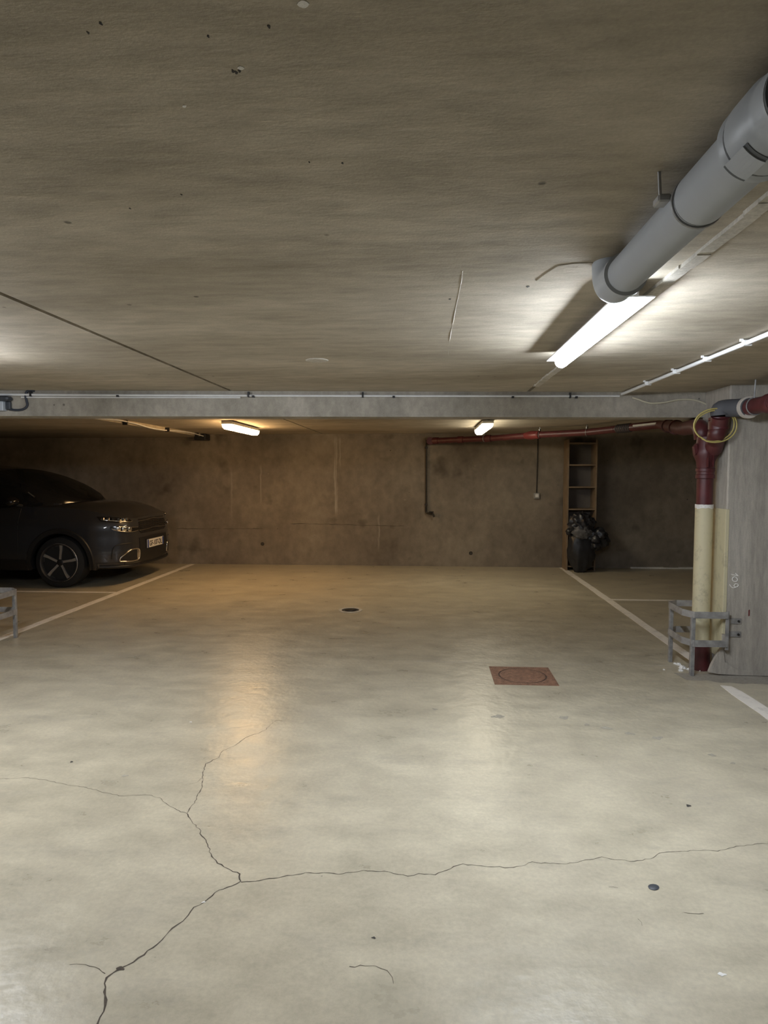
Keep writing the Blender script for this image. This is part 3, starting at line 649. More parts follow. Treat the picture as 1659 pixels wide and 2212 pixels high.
MB().tube([q3, q4, q5, q6, q7], [.043, .043, .043, .043, .043], 20).build('rear_run', 'red_paint', rd, smooth=40)
d = (q6 - q5).normalized()
MB().lathe(q5 - d * .05, d, [(0, .044), (.004, .054), (.03, .054), (.034, .049), (.05, .054), (.14, .060), (.20, .054), (.26, .044)], 24).build('socket', 'red_bright', rd, smooth=35)
d = (q7 - q6).normalized()
for t in (.02, .45, .86): MB().lathe(q6 + (q7 - q6) * t, d, [(0, .044), (.004, .053), (.09, .053), (.094, .044)], 20).build('socket', 'red_paint', rd, smooth=35)
MB().lathe(q7, (0, 1, 0), [(-.06, .058), (.10, .058)], 20).build('wall_flange', 'red_paint', rd, smooth=35)
for q in (q5 + (q4 - q5) * .06, q4, q6 + (q7 - q6) * .12):
    MB().tube([q + Vector((.0, 0, .04)), Vector((q.x, q.y, CEIL))], .006, 8).build('hanger_rod', 'galvanised', rd)
    ax = (q5 - q4).normalized(); u = ax.cross(Vector((0, 0, 1))).normalized()
    MB().tube(arc(q, .047, 0, 2 * math.pi, 20, u, (0, 0, 1))[:-1], .005, 6, closed=True).build('hanger_strap', 'galvanised', rd)
    MB().obox(q + Vector((0, 0, .062)), u * .02, ax * .006, (0, 0, .012)).build('hanger_lug', 'galvanised', rd)

# yellow cable coil and thin wire
cc = ony(1543, 920, 4.62)
cpts = []
for k in range(60):
    a = 2 * math.pi * k / 30 - 2.2; r = .143 + (.008 if k > 30 else -.004) + .004 * math.sin(a * 2 + k * .05)
    cpts.append(cc + Vector((r * math.cos(a), .02 * math.cos(a) - (.030 if math.sin(a) > 0 else .0) * math.sin(a) - (.012 if k > 30 else 0), r * .78 * math.sin(a))))
tag(MB().tube(cpts, .0052, 8).build('cable_coil', 'yellow_cable', origin=cc, smooth=60), 'loose coil of yellow cable hung around the red pipe elbow', 'cable')
wp = smooth_path([bp(ony(px, py, 5.0).x, ony(px, py, 4.97).z, .016) for px, py in ((1368, 857), (1382, 861), (1395, 866), (1412, 869), (1440, 867), (1470, 861), (1500, 860), (1522, 865), (1545, 875))], 5)
tag(MB().tube(wp, .0058, 8).build('thin_cable', 'grey_cable', origin=wp[8], smooth=60), 'thin pale cable bowing across beam face to the red pipe', 'cable')

# ================================================================== PIPE GUARDS
def guard(s, xo, yf, yb, xp, label, hi=.445, lo=.240):
    """s=+1: pillar to the +x side. xo: outer x, xp: pillar face x"""
    t = thing('pipe_guard', (xo + s * .1, (yf + yb) / 2, 0), label, 'guard rail')
    hb = .024; th = .006
    for z in (hi, lo):
        c = .07
        path = [(xp + s * .012, yf), (xo + s * .035, yf), (xo - s * .012, yf + .10), (xo - s * .012, yb - c), (xo + s * c, yb), (xp + s * .0, yb)]
        rail = MB(); vs = []; fs = []
        ctr = Vector((xp, (yf + yb) / 2, 0))
        for i, (x, y) in enumerate(path):
            for dx in (0, 1):
                px = x + s * (th * dx * (1 if 1 < i < 4 else .6 if i in (1, 4) else 0)); py = y + (th * dx if i < 3 else -th * dx)
                vs += [(px, py, z - hb), (px, py, z + hb)]
            if i:
                b = 4 * i; a = b - 4; fs += [(a, b, b + 1, a + 1), (a + 2, a + 3, b + 3, b + 2), (a + 1, b + 1, b + 3, a + 3), (a, a + 2, b + 2, b)]
        fs += [(0, 1, 3, 2), (20, 22, 23, 21)]
        rail.add(vs, fs).build('rail', 'steel_paint', t)
    for x, y in ((xo + s * .036, yf + .010), (xo + s * .010, yb - .085)):
        MB().box((x - .014, y, 0), (x + .014, y + .028, hi - .02), .002).build('post', 'galvanised', t)
    # end upright and fixing tabs on the pillar face
    MB().box((min(xp + s * .0, xp + s * .022), yf + .007, .195), (max(xp + s * .0, xp + s * .022), yf + .018, .470)).build('end_upright', 'steel_paint', t)
    for z in (.395, .300):
        MB().box((min(xp + s * .024, xp + s * .125), yf + .046, z - .020), (max(xp + s * .024, xp + s * .125), yf + .052, z + .020), .001).build('bracket', 'steel_paint', t)
        MB().box((min(xp + s * .016, xp + s * .030), yf + .016, z - .020), (max(xp + s * .016, xp + s * .030), yf + .052, z + .020)).build('bracket', 'steel_paint', t)
        MB().lathe((xp + s * .105, yf + .038, z), (0, 1, 0), [(0, .008), (.008, .009)], 6).build('bolt', 'iron_dark', t)
    return t
guard(1, 1.868, PY0 - .052, 5.06, PX, 'low grey steel guard rail around the foot of the drain stack')
guard(-1, -3.615, 5.00, 5.42, -3.96, 'low grey steel guard rail near the long line by the car', .410, .235)

# crumbled plaster at the pipe foot
k = 0
spots = [(1466, 1436, .016), (1474, 1443, .020), (1470, 1449, .014), (1488, 1446, .012), (1497, 1458, .010), (1527, 1444, .018), (1534, 1449, .016), (1518, 1448, .012), (1545, 1452, .010), (1565, 1447, .012), (1458, 1434, .010), (1512, 1449, .011), (1540, 1443, .010), (1434, 1447, .007), (1494, 1440, .009), (1555, 1455, .007)]
for px, py, r in spots:
    r *= 1.25; p = onz(px, py); m_ = MB(); vs = []
    for i in range(3):
        for j in range(6):
            a = 2 * math.pi * j / 6 + i * .3; rr = r * (1, .8, .35)[i] * random.uniform(.7, 1.2); vs.append((p.x + rr * math.cos(a) * 1.2, p.y + rr * math.sin(a), (0, .45, .8)[i] * r))
    fs = [(i * 6 + j, i * 6 + (j + 1) % 6, i * 6 + 6 + (j + 1) % 6, i * 6 + 6 + j) for i in range(2) for j in range(6)] + [tuple(range(12, 18)), (5, 4, 3, 2, 1, 0)]
    tag(m_.add(vs, fs).build('plaster_crumb', 'crumbs', origin=(p.x, p.y, 0)), 'white plaster crumb on floor at foot of drain stack', 'rubble', 'plaster crumbs by the pillar')

# ================================================================== WALL TAP, SWITCH
p0 = ony(921, 950, WALL - .03); p1 = ony(922, 1108, WALL - .03)
tp = thing('wall_tap', (p0.x, WALL - .03, p1.z), 'dark water tap on a thin vertical pipe against the wall', 'tap')
MB().tube([(p0.x, WALL - .03, p0.z), (p0.x + .004, WALL - .03, p1.z + .02)], .0135, 12).build('supply_pipe', 'iron_dark', tp, smooth=40)
MB().tube(smooth_path([(p0.x, WALL - .03, p1.z + .10), (p0.x + .005, WALL - .03, p1.z + .01), (p0.x + .05, WALL - .05, p1.z - .005), (p0.x + .10, WALL - .075, p1.z - .01), (p0.x + .125, WALL - .08, p1.z - .06)], 5), .016, 12).build('spout', 'iron_dark', tp, smooth=50)
MB().box((p0.x + .045, WALL - .11, p1.z + .01), (p0.x + .12, WALL - .06, p1.z + .028), .004).build('lever', 'iron_dark', tp)
for z in (1.85, p1.z + .13): MB().box((p0.x - .022, WALL - .05, z - .015), (p0.x + .022, WALL - .001, z + .015), .003).build('pipe_clip', 'iron_dark', tp)
p0 = ony(1160, 925, WALL - .02); p1 = ony(1159, 1071, WALL - .02)
sw = thing('wall_switch', (p1.x, WALL - .02, p1.z), 'small grey light switch on wall below a thin conduit', 'switch')
MB().box((p1.x - .045, WALL - .045, p1.z - .045), (p1.x + .045, WALL, p1.z + .045), .006).build('box', 'switch_grey', sw)
MB().box((p1.x - .022, WALL - .053, p1.z - .022), (p1.x + .028, WALL - .044, p1.z + .028), .003).build('rocker', 'white_pvc', sw)
MB().tube([(p1.x, WALL - .014, p1.z + .045), (p1.x + .012, WALL - .014, CEIL)], .008, 8).build('conduit', 'iron_dark', sw)

# ================================================================== WOODEN SHELF + BAG
sx0, sx1, sy0, sy1, sh = 2.085, 2.515, 9.66, 9.95, 1.955
sf = thing('shelf_unit', ((sx0 + sx1) / 2, (sy0 + sy1) / 2, 0), 'tall narrow open wooden shelf unit standing against the wall', 'shelf')
MB().box((sx0, sy0, 0), (sx0 + .022, sy1, sh)).build('side_panel', 'pine', sf)
MB().box((sx1 - .022, sy0, 0), (sx1, sy1, sh)).build('side_panel', 'pine', sf)
for px_y in (956, 1003, 1051, 1099):
    z = ony(1250, px_y, sy0).z
    MB().box((sx0 + .022, sy0 + .004, z - .020), (sx1 - .022, sy1, z)).build('shelf_board', 'pine', sf)
MB().box((sx0 + .022, sy0 + .02, .05), (sx1 - .022, sy1, .07)).build('shelf_board', 'pine', sf)
MB().box((sx0 + .022, sy1 - .006, .07), (sx1 - .022, sy1, sh - .02)).build('back_panel', 'shelf_back', sf)
def lump(name, c, r, mat, parent, seed, amp=.25, res=28, freq=3.0, flat=None):
    vs = []; fs = []; nu, nv = res, res // 2
    for j in range(nv + 1):
        th = math.pi * j / nv
        for i in range(nu):
            ph = 2 * math.pi * i / nu; d = Vector((math.sin(th) * math.cos(ph), math.sin(th) * math.sin(ph), math.cos(th)))
            h = 1 + amp * noise.noise(d * freq + Vector((seed, 0, 0))) + amp * .6 * abs(noise.noise(d * freq * 2.3 + Vector((0, seed, 0)))) + amp * .3 * noise.noise(d * freq * 5 + Vector((0, 0, seed)))
            q = Vector(c) + Vector((d.x * r[0], d.y * r[1], d.z * r[2])) * h
            if flat is not None and q.z < flat: q.z = flat
            vs.append(q)
    for j in range(nv):
        for i in range(nu): fs.append((j * nu + i, (j + 1) * nu + i, (j + 1) * nu + (i + 1) % nu, j * nu + (i + 1) % nu))
    return MB().add(vs, fs).build(name, mat, parent, smooth=50)
bg = thing('bin_bag', (2.28, 9.55, 0), 'crumpled black bin bag slumped in front of the wooden shelf', 'bag')
lump('sack', (2.27, 9.52, .33), (.185, .13, .34), 'bin_bag', bg, 3.1, .22, 36, 2.6, 0.002)
lump('bundle', (2.26, 9.50, .70), (.17, .13, .17), 'bin_bag', bg, 8.4, .38, 36, 3.4)
lump('bundle', (2.47, 9.49, .50), (.16, .11, .15), 'bin_bag', bg, 5.2, .40, 36, 3.4)
lump('crumpled_sheet', (2.25, 9.40, .60), (.12, .05, .085), 'bag_grey', bg, 1.7, .45, 30, 3.6)
lump('knot', (2.08, 9.47, .60), (.045, .04, .05), 'bin_bag', bg, 2.2, .4, 18, 3.0)

# ================================================================== CAR
CARX, CARY, WR = -4.63, 8.62, 0.325
def fx(x): return x if x < .3 else .3 + (x - .3) * .885
car = thing('car', (CARX, CARY, 0), 'dark grey five-door family car parked nose out along the wall', 'car')
def L(x, y, z): return Vector((CARX + x, CARY - y, z))      # x forward of front axle, y towards the lane
PLAN = [(.93, 0), (.925, .22), (.91, .42), (.868, .60), (.79, .715), (.67, .79), (.50, .85), (.30, .882), (0, .897), (-.5, .90), (-1.6, .90), (-2.7, .897), (-3.15, .87), (-3.42, .77), (-3.55, .52), (-3.58, .25), (-3.58, 0)]
_pl = smooth_path([(fx(a), b, 0) for a, b in PLAN], 24)
_cum = [0]
for i in range(1, len(_pl)): _cum.append(_cum[-1] + (_pl[i] - _pl[i - 1]).length)
SL = _cum[-1]
def plan(s):
    sg = 1 if s >= 0 else -1; s = min(abs(s), SL)
    lo, hi = 0, len(_cum) - 1
    while hi - lo > 1:
        m_ = (lo + hi) // 2
        if _cum[m_] <= s: lo = m_
        else: hi = m_
    t = (s - _cum[lo]) / (_cum[hi] - _cum[lo]); p = _pl[lo].lerp(_pl[hi], t)
    a, b = plan_raw(s - .02), plan_raw(s + .02); d = (b - a).normalized(); nrm = Vector((d.y, -d.x, 0)) * -1
    return Vector((p.x, p.y * sg, 0)), Vector((nrm.x, nrm.y * sg, 0))
def plan_raw(s):
    if s < 0: q = plan_raw(-s); return Vector((q.x, -q.y, 0))
    s = min(s, SL); lo, hi = 0, len(_cum) - 1
    while hi - lo > 1:
        m_ = (lo + hi) // 2
        if _cum[m_] <= s: lo = m_
        else: hi = m_
    return _pl[lo].lerp(_pl[hi], (s - _cum[lo]) / (_cum[hi] - _cum[lo]))
def lerp_tab(tab, x):
    if x <= tab[0][0]: return tab[0][1]
    for (a, b), (c, d) in zip(tab, tab[1:]):
        if x <= c: t = (x - a) / (c - a); return b + (d - b) * t
    return tab[-1][1]
INS = [(.18, .075), (.25, .035), (.32, .012), (.42, .0), (.55, .004), (.66, .012), (.74, .012), (.80, .022), (.86, .045), (.92, .085), (.98, .125), (1.06, .16)]
def ins(z, x):
    k = lerp_tab(INS, z)
    if x < .2: k *= lerp_tab([(-.2, .75), (.2, 1.0)], x)
    return k
def outward(s):
    p, n_ = plan(s)
    if n_.dot(p - Vector((-1.3, 0, 0))) < 0: n_ = -n_
    return p, n_
def S(s, z, off=0.0):
    p, n_ = outward(s); q = p + n_ * (off - ins(z, p.x)); return L(q.x, q.y, z)
SH = [(-3.6, 1.0), (-3.3, 1.06), (-2.5, 1.055), (-.5, 1.03), (.06, 1.01), (.38, .975), (.60, .935), (.80, .885), (.88, .865), (.93, .86)]
TOPC = [(-3.6, 1.0), (-3.3, 1.06), (-.5, 1.06), (.06, 1.085), (.38, 1.075), (.52, 1.055), (.66, 1.015), (.78, .955), (.86, .89), (.93, .86)]
BOT = [(-3.6, .36), (-3.2, .24), (-2.4, .22), (0, .22), (.4, .24), (.66, .245), (.93, .22)]
SH, TOPC, BOT = [[(fx(a), b) for a, b in T] for T in (SH, TOPC, BOT)]
ns = 200; nv = 22; SS = [SL * i / ns for i in range(ns + 1)]
# body shell
shell = MB(); vs = []; fs = []
def z_at(s, j):
    x = plan_raw(s).x; zb, zs = lerp_tab(BOT, x), lerp_tab(SH, x); return zb + (zs - zb) * j / nv
for sg in (1, -1):
    base = len(vs)
    for s in SS:
        for j in range(nv + 1): vs.append(S(sg * s if s > 0 else sg * 1e-5, z_at(s, j)))
    for i in range(ns):
        for j in range(nv):
            q = (base + i * (nv + 1) + j, base + (i + 1) * (nv + 1) + j, base + (i + 1) * (nv + 1) + j + 1, base + i * (nv + 1) + j + 1)
            c = sum((vs[k] for k in q), Vector()) / 4; cx_, cz_ = c.x - CARX, c.z
            if abs(c.y - CARY) > .75 and (math.hypot(cx_, cz_ - WR) < .395 or math.hypot(cx_ + 2.73, cz_ - WR) < .395): continue
            fs.append(q)
# top deck (bonnet, and under the cabin)
K = 14; base = len(vs); nrow = 0
for s in SS:
    x = plan_raw(s).x; zs = lerp_tab(SH, x); e = S(s if s > 0 else 1e-5, zs); ex, ey = e.x - CARX, CARY - e.y
    zc = max(lerp_tab(TOPC, ex + .01), zs)
    for k in range(K + 1):
        t = -1 + 2 * k / K; vs.append(L(ex, ey * t, zs + (zc - zs) * (1 - abs(t) ** 2.6)))
for i in range(ns):
    for k in range(K): b = base + i * (K + 1) + k; fs.append((b, b + 1, b + K + 2, b + K + 1))
# belly
base = len(vs)
for s in SS:
    x = plan_raw(s).x; e = S(s if s > 0 else 1e-5, lerp_tab(BOT, x)); ex, ey = e.x - CARX, CARY - e.y; inn = .72 if (abs(ex) < .5 or abs(ex + 2.73) < .5) else 1
    vs += [L(ex, min(ey, .70) if inn < 1 else ey, e.z), L(ex, -(min(ey, .70) if inn < 1 else ey), e.z)]
for i in range(ns): b = base + 2 * i; fs.append((b, b + 1, b + 3, b + 2))
shell.add(vs, fs).build('body', 'car_paint', car, smooth=40)

# cabin
ROOF = [(-3.50, 1.06), (-3.30, 1.24), (-3.05, 1.46), (-2.75, 1.545), (-2.2, 1.585), (-1.7, 1.59), (-1.37, 1.565), (-1.03, 1.525), (-.75, 1.455), (-.49, 1.36), (-.22, 1.235), (-.05, 1.15), (.07, 1.085)]
BW = [(-3.50, .60), (-3.3, .72), (-2.9, .79), (-2.0, .82), (-.8, .815), (-.55, .775), (-.35, .70), (-.15, .56), (0, .36), (.07, .10)]
xs = [.07 - 3.57 * i / 90 for i in range(91)]
def sect(x):
    zt_, wb_ = lerp_tab(ROOF, x), lerp_tab(BW, x); zb = lerp_tab(SH, x) - .02
    h = max(zt_ - zb, .01); ze = zb + h * lerp_tab([(-1.3, .90), (-.9, .84), (-.2, .66)], x); we = max(wb_ - (ze - zb) * .36, .12)
    half = [(wb_, zb), (wb_ - (wb_ - we) * .30, zb + (ze - zb) * .34), (wb_ - (wb_ - we) * .64, zb + (ze - zb) * .68), (we, ze), (we - .05, ze + (zt_ - ze) * .42)]
    for k in range(1, 5): y = (we - .05) * (1 - k / 4); half.append((y, ze + (zt_ - ze) * (.42 + .58 * math.sin(math.pi / 2 * k / 4))))
    full = half + [(-y, z) for y, z in half[-2::-1]]
    return [L(x, y, z) for y, z in full]
SEC = [sect(x) for x in xs]; M_ = len(SEC[0])
def cab(name, mat, test):
    m_ = MB(); fs = []
    for i in range(90):
        for k in range(M_ - 1):
            kk = min(k, M_ - 2 - k)
            if test((xs[i] + xs[i + 1]) / 2, kk, k): fs.append((i * M_ + k, (i + 1) * M_ + k, (i + 1) * M_ + k + 1, i * M_ + k + 1))
    used = sorted({v for f in fs for v in f}); mp = {v: n for n, v in enumerate(used)}; flat = [p for r in SEC for p in r]
    return m_.add([flat[v] for v in used], [tuple(mp[v] for v in f) for f in fs]).build(name, mat, car, smooth=50)
isws = lambda x, kk: x > -1.02 and kk >= 4
isrw = lambda x, kk: x < -3.06 and kk >= 4
pill = lambda x: (-1.55 < x < -1.44) or (-2.62 < x < -2.52)
isside = lambda x, kk: kk <= 2 and -3.0 < x < -.62 + (.30 if kk == 0 else .12 if kk == 1 else 0) and not pill(x)
cab('windscreen', 'car_glass', lambda x, kk, k: isws(x, kk)); cab('rear_window', 'car_glass', lambda x, kk, k: isrw(x, kk))
cab('side_window', 'car_glass', lambda x, kk, k: isside(x, kk) and k < M_ / 2); cab('side_window', 'car_glass', lambda x, kk, k: isside(x, kk) and k > M_ / 2)
cab('pillar_frame', 'car_gloss', lambda x, kk, k: not isws(x, kk) and not isrw(x, kk) and not isside(x, kk) and kk <= 3)
cab('roof', 'car_paint', lambda x, kk, k: not isws(x, kk) and not isrw(x, kk) and kk >= 4)
# window brightwork following the A pillar
for sg in (1,):
    pts = [(xs[i], k) for i, k in ((24, 2), (20, 2), (16, 1), (12, 1))]
MB().tube(smooth_path([L(-.36, .775, 1.15) + Vector((0, -.012, 0)), L(-.46, .745, 1.21) + Vector((0, -.016, 0))], 4), .008, 6).build('window_trim', 'chrome', car)
# dash, seats, wheel seen through the glass
MB().box(tuple(L(-.62, .62, .92)), tuple(L(-.12, -.62, 1.06)), .03).build('dashboard', 'seat_cloth', car)
for y in (.36, -.36):
    st = MB(); st.obox(L(-1.42, y, .95), (.06, 0, -.02), (0, .23, 0), (-.10, 0, .30)); stp = st.build('seat', 'seat_cloth', car)
    hr = MB(); hr.obox(L(-1.58, y, 1.36), (.04, 0, 0), (0, .12, 0), (-.01, 0, .08)); hr.build('headrest', 'seat_cloth', stp)
MB().tube(arc(L(-.78, -.36, 1.06), .17, 0, 2 * math.pi, 24, (0, 1, 0), (-.35, 0, .94))[:-1], .013, 8, closed=True).build('steering_wheel', 'seat_cloth', car, smooth=60)

# wheels
def wheel(x, y, sg):
    """sg=+1 lane side"""
    c = L(x, y, WR); ax = Vector((0, -sg, 0)); yo = c + ax * .0
    ty = MB().lathe(c - ax * .225, ax, [(0, .24), (.0, .275), (.02, .315), (.05, WR), (.175, WR), (.205, .315), (.222, .275), (.225, .246), (.20, .238)], 48).build('wheel', 'tyre', car, smooth=40)
    MB().lathe(c - ax * .20, ax, [(0, .225), (.10, .215), (.185, .228), (.212, .236), (.222, .243), (.224, .240), (.212, .230), (.19, .222), (.10, .21), (.10, .02)], 48).build('rim', 'alloy_dark', ty, smooth=35)
    rg = MB(); rg.tube([c + ax * .000 + Vector((.2405 * math.cos(a), 0, .2405 * math.sin(a))) for a in [2 * math.pi * k / 48 for k in range(48)]], .0045, 8, closed=True); rg.build('rim_edge', 'alloy', ty, smooth=60)
    MB().lathe(c - ax * .06, ax, [(0, .05), (.04, .046), (.048, .030), (.050, .004)], 20).build('hub_cap', 'car_black', ty, smooth=40)
    for k in range(5):
        a = math.radians(-62 + 72 * k)
        def pt(r, da, d): return c + ax * d + Vector((r * math.cos(a + da) , 0, r * math.sin(a + da)))
        for rlist, mt, nm in (([(.042, -.30, .42, -.018), (.10, -.115, .17, -.014), (.165, -.09, .10, -.010), (.236, -.05, .12, -.008)], 'alloy', 'spoke'),
                              ([(.10, .20, .42, -.040), (.17, .14, .34, -.032), (.236, .14, .46, -.020)], 'alloy_dark', 'spoke_blade'),):
            vs = []; fs = []
            for i, (r, d0, d1, dep) in enumerate(rlist):
                vs += [pt(r, d0, dep), pt(r, d1, dep), pt(r, d1, dep - .03), pt(r, d0, dep - .03)]
                if i:
                    b = 4 * i
                    for q in range(4): fs.append((b - 4 + q, b - 4 + (q + 1) % 4, b + (q + 1) % 4, b + q))
            fs += [(0, 1, 2, 3), tuple(range(4 * len(rlist) - 4, 4 * len(rlist)))]
            MB().add(vs, fs).build(nm, mt, ty)
    for k in range(5):
        a = math.radians(-30 + 72 * k); b = MB(); b.lathe(c - ax * .045 + Vector((.062 * math.cos(a), 0, .062 * math.sin(a))), ax, [(0, .011), (.012, .010)], 8); b.build('wheel_bolt', 'iron_dark', ty)
for x in (0, -2.73): wheel(x, .895, 1); wheel(x, -.895, -1)
# arches and liners
for x in (0, -2.73):
    for sg in (1, -1):
        vs = []; fs = []; nA = 36
        for i in range(nA + 1):
            a = math.radians(-14 + 208 * i / nA)
            for r, off in ((.362, -.02), (.372, .004), (.425, .010), (.440, -.008), (.440, -.05), (.362, -.06)):
                px, pz = x + r * math.cos(a), WR + r * math.sin(a)
                zz = min(max(pz, .2), 1.0); yb = .90 - ins(zz, px) - (0.0 if px < .1 else lerp_tab([(.1, 0), (.3, .012), (.5, .05)], px))
                vs.append(L(px, sg * (yb + off), max(pz, .19)))
            if i:
                b = 6 * i
                for q in range(6): fs.append((b - 6 + q, b - 6 + (q + 1) % 6, b + (q + 1) % 6, b + q))
        MB().add(vs, fs).build('wheel_arch', 'car_black', car, smooth=30)
        ln = MB(); vs = []; fs = []
        for i in range(25):
            a = math.radians(-14 + 208 * i / 24); vs += [L(x + .40 * math.cos(a), sg * .875, WR + .40 * math.sin(a)), L(x + .40 * math.cos(a), sg * .56, WR + .40 * math.sin(a))]
            if i: fs.append((2 * i - 2, 2 * i - 1, 2 * i + 1, 2 * i))
        fs.append(tuple(2 * i + 1 for i in range(25))); ln.add(vs, fs).build('arch_liner', 'tyre', car)

# surface patches: polygons in (s, z) on the body skin
def patch(name, mat, poly, off, thick=.012, parent=None, sub=6):
    """poly: outline [(s, z)...] drawn on the skin, built as a thin solid"""
    out = []
    for i in range(len(poly)):
        a, b = poly[i], poly[(i + 1) % len(poly)]
        for k in range(sub): t = k / sub; out.append((a[0] + (b[0] - a[0]) * t, a[1] + (b[1] - a[1]) * t))
    c = (sum(p[0] for p in out) / len(out), sum(p[1] for p in out) / len(out)); n = len(out); vs = []; fs = []
    rings = (1.0, .66, .33)
    for f in rings:
        for s, z in out: vs.append(S(c[0] + (s - c[0]) * f, c[1] + (z - c[1]) * f, off))
    vs.append(S(c[0], c[1], off)); ci = len(vs) - 1
    for s, z in out: vs.append(S(s, z, off - thick))
    for r in range(2):
        for i in range(n): fs.append((r * n + i, r * n + (i + 1) % n, (r + 1) * n + (i + 1) % n, (r + 1) * n + i))
    for i in range(n): fs += [(2 * n + i, 2 * n + (i + 1) % n, ci), (i, (i + 1) % n, ci + 1 + (i + 1) % n, ci + 1 + i)]
    return MB().add(vs, fs).build(name, mat, parent or car, smooth=30)
def skin_tube(name, mat, pts, r, off=0.0, parent=None, closed=False, n=5):
    pts = list(pts) + ([pts[0]] if closed else [])
    P = smooth_path([(a, b, 0) for a, b in pts], n)
    if closed: P = P[:-1]
    return MB().tube([S(p.x, p.y, off) for p in P], r, 8, closed=closed).build(name, mat, parent or car, smooth=60)
def s_of(y):      # arc length at which the plan outline reaches lateral y (front quarter)
    lo, hi = 0.0, 1.6
    for _ in range(40):
        m_ = (lo + hi) / 2
        if plan_raw(m_).y < y: lo = m_
        else: hi = m_
    return lo
sA, sB, sC, sD = s_of(.42), s_of(.60), s_of(.74), s_of(.845)
for sg in (1, -1):
    q = lambda P: [(sg * a, b) for a, b in P]
    hl = patch('headlamp', 'car_gloss', q([(sD + .03, .905), (sC, .893), (sB - .02, .866), (sB - .06, .835), (sB, .815), (sC, .822), (sD - .02, .850)]), .004)
    for k in range(6):
        s0 = sB + .01 + k * (sD - sB - .02) / 6; MB().obox(S(sg * (s0 + .02), .862 + .002 * k, .007), (.012, 0, 0), (0, .014, 0), (0, 0, .016)).build('lamp_module', 'chrome', hl)
    skin_tube('light_bar', 'chrome', q([(sB - .06, .832), (sB, .826), (sC, .842), (sD - .03, .866)]), .006, .006, hl)
    h2 = patch('lower_headlamp', 'car_gloss', q([(sC + .10, .775), (sC, .782), (sB, .762), (sA + .02, .752), (sA + .02, .70), (sB, .690), (sC + .02, .715), (sC + .09, .745)]), .005)
    for s0, z0, rr in ((sB + .01, .730, .034), (sB + .09, .740, .033), (sB + .165, .750, .028)):
        p = S(sg * s0, z0, .006); nrm = outward(sg * s0)[1]; nw = Vector((nrm.x, -nrm.y, 0))
        MB().lathe(p - nw * .008, nw, [(0, rr), (.010, rr), (.013, rr * .8), (.016, rr * .3)], 18).build('projector_lens', 'chrome', h2, smooth=40)
    skin_tube('light_bar', 'chrome', q([(sA + .03, .704), (sB, .696), (sC + .01, .720), (sC + .08, .748)]), .005, .007, h2)
    skin_tube('light_bar', 'chrome', q([(sA + .03, .748), (sB, .757), (sC, .775)]), .004, .007, h2)
    # bumper crease and air vent with bright frame
    skin_tube('bumper_crease', 'car_black', q([(sA + .10, .545), (sB + .06, .548), (sC + .02, .535), (sC + .07, .49), (sC + .085, .42), (sC + .09, .36)]), .009, -.003)
    vn = patch('air_vent', 'car_black', q([(sC - .02, .325), (sC - .03, .37), (sB + .045, .435), (sB - .02, .458), (sA + .07, .455), (sA + .04, .43), (sA + .03, .35), (sA + .05, .325)]), .003)
    skin_tube('vent_frame', 'chrome', q([(sC - .01, .325), (sC - .018, .375), (sB + .05, .445), (sB - .02, .468), (sA + .07, .466), (sA + .03, .44), (sA + .02, .35), (sA + .05, .318), (sB, .314)]), .010, .006, vn, closed=True)
    patch('vent_flank', 'chrome', q([(sA + .085, .455), (sA + .035, .448), (sA + .025, .335), (sA + .06, .322), (sA + .075, .36)]), .010, .010, vn)
    # side mirror
    mi = lump('mirror', tuple(L(-.52, sg * 1.0, 1.10)), (.075, .10, .065), 'car_gloss', car, 1.0, .05, 20, 1.0)
    MB().tube([L(-.50, sg * .84, 1.04), L(-.52, sg * .95, 1.06)], .022, 8).build('mirror_arm', 'car_black', mi)
    # sill and door lines
    patch('sill', 'car_black', q([(s_of(.85) + .92, .36), (3.12, .36), (3.12, .22), (s_of(.85) + .92, .22)]), .006, .02, sub=14)
    for xx in (-.52, -1.55, -2.40):
        skin_tube('door_gap', 'car_black', q([(s_of(.85) + .50 - xx + 0.0, .38), (s_of(.85) + .50 - xx, .7), (s_of(.85) + .50 - xx, 1.0)]), .004, -.002)
    for xx in (-1.36, -2.25):
        skin_tube('door_handle', 'chrome', q([(s_of(.85) + .50 - xx, .90), (s_of(.85) + .58 - xx, .905), (s_of(.85) + .66 - xx, .90)]), .012, .012)
    patch('tail_lamp', 'red_bright', q([(SL - .85, .98), (SL - .45, .98), (SL - .45, .86), (SL - .85, .88)]), .006)
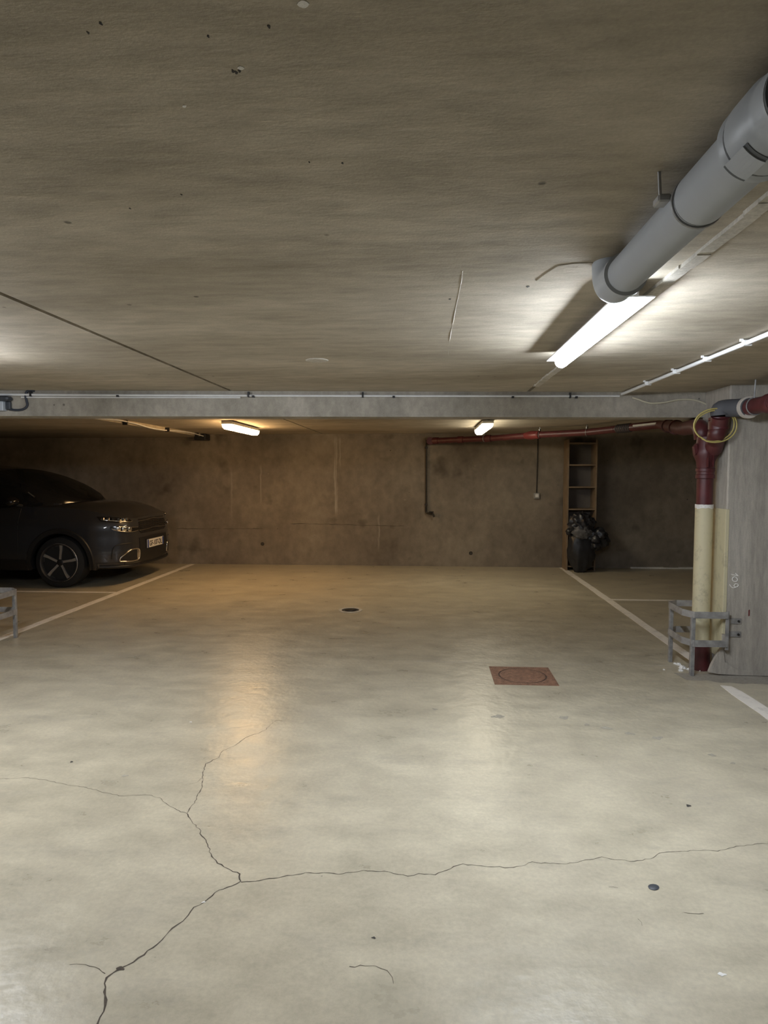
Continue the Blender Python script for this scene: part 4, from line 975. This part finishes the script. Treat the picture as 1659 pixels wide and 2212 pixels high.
# grille, bright bars, lower intake, lip, plate
gl = patch('grille', 'car_gloss', [(-sA + .02, .845), (0, .85), (sA - .02, .845), (sA + .02, .70), (sA - .05, .66), (0, .655), (-sA + .05, .66), (-sA - .02, .70)], .004, sub=10)
for z0, hz in ((.825, 0), (.705, .0)):
    skin_tube('grille_bar', 'chrome', [(-sA, z0 - .004), (-.20, z0), (0, z0 + .012), (.20, z0), (sA, z0 - .004)], .0045, .006, gl)
for z0 in (.80, .775, .75, .725, .68): skin_tube('grille_slat', 'car_black', [(-sA + .02, z0), (0, z0), (sA - .02, z0)], .005, .006, gl)
patch('lower_intake', 'car_black', [(-sA - .01, .60), (0, .615), (sA + .01, .60), (sA + .02, .30), (sA - .05, .285), (0, .28), (-sA + .05, .285), (-sA - .02, .30)], .005, sub=10)
skin_tube('front_lip', 'car_black', [(-sD, .262), (-sB, .25), (0, .24), (sB, .25), (sD, .262)], .022, .004, n=8)
patch('under_bumper', 'car_black', [(-sD - .04, .315), (-sB, .305), (0, .285), (sB, .305), (sD + .04, .315), (sD + .04, .235), (0, .225), (-sD - .04, .235)], .005, .02, sub=12)
ply = .262; plx = fx(.93) + .004
lp = MB(); lp.box((CARX + plx, CARY - ply, .448), (CARX + plx + .008, CARY + ply, .560), .001); lp = lp.build('licence_plate', 'plate_white', car)
bk = MB(); bk.box((CARX + plx - .02, CARY - ply - .012, .440), (CARX + plx + .001, CARY + ply + .012, .572)); bk.build('plate_holder', 'car_black', lp)
for sg in (-1, 1):
    bb = MB(); bb.box((CARX + plx + .0075, CARY + sg * (ply - .022) - .021, .450), (CARX + plx + .0088, CARY + sg * (ply - .022) + .021, .558)); bb.build('blue_band', 'plate_blue', lp)
fc = bpy.data.curves.new('plate_text', 'FONT'); fc.body = 'GF-107-DL'; fc.size = .098; fc.align_x = 'CENTER'; fc.extrude = .0006; fc.offset = .0016
to = bpy.data.objects.new('plate_text_curve', fc); COL.objects.link(to); bpy.context.view_layer.update()
tm = bpy.data.meshes.new_from_object(to.evaluated_get(bpy.context.evaluated_depsgraph_get())); bpy.data.objects.remove(to, do_unlink=True)
tm.materials.clear(); tm.materials.append(MATS['car_black'])
wx = max(abs(v.co.x) for v in tm.vertices); k = .205 / wx
for v in tm.vertices:
    x, y, z = v.co; v.co = (z, x * k, y)
tx = bpy.data.objects.new('plate_text', tm); COL.objects.link(tx); tx.parent = lp; tx.location = Vector((CARX + plx + .0090, CARY, .469)) - wloc(lp)
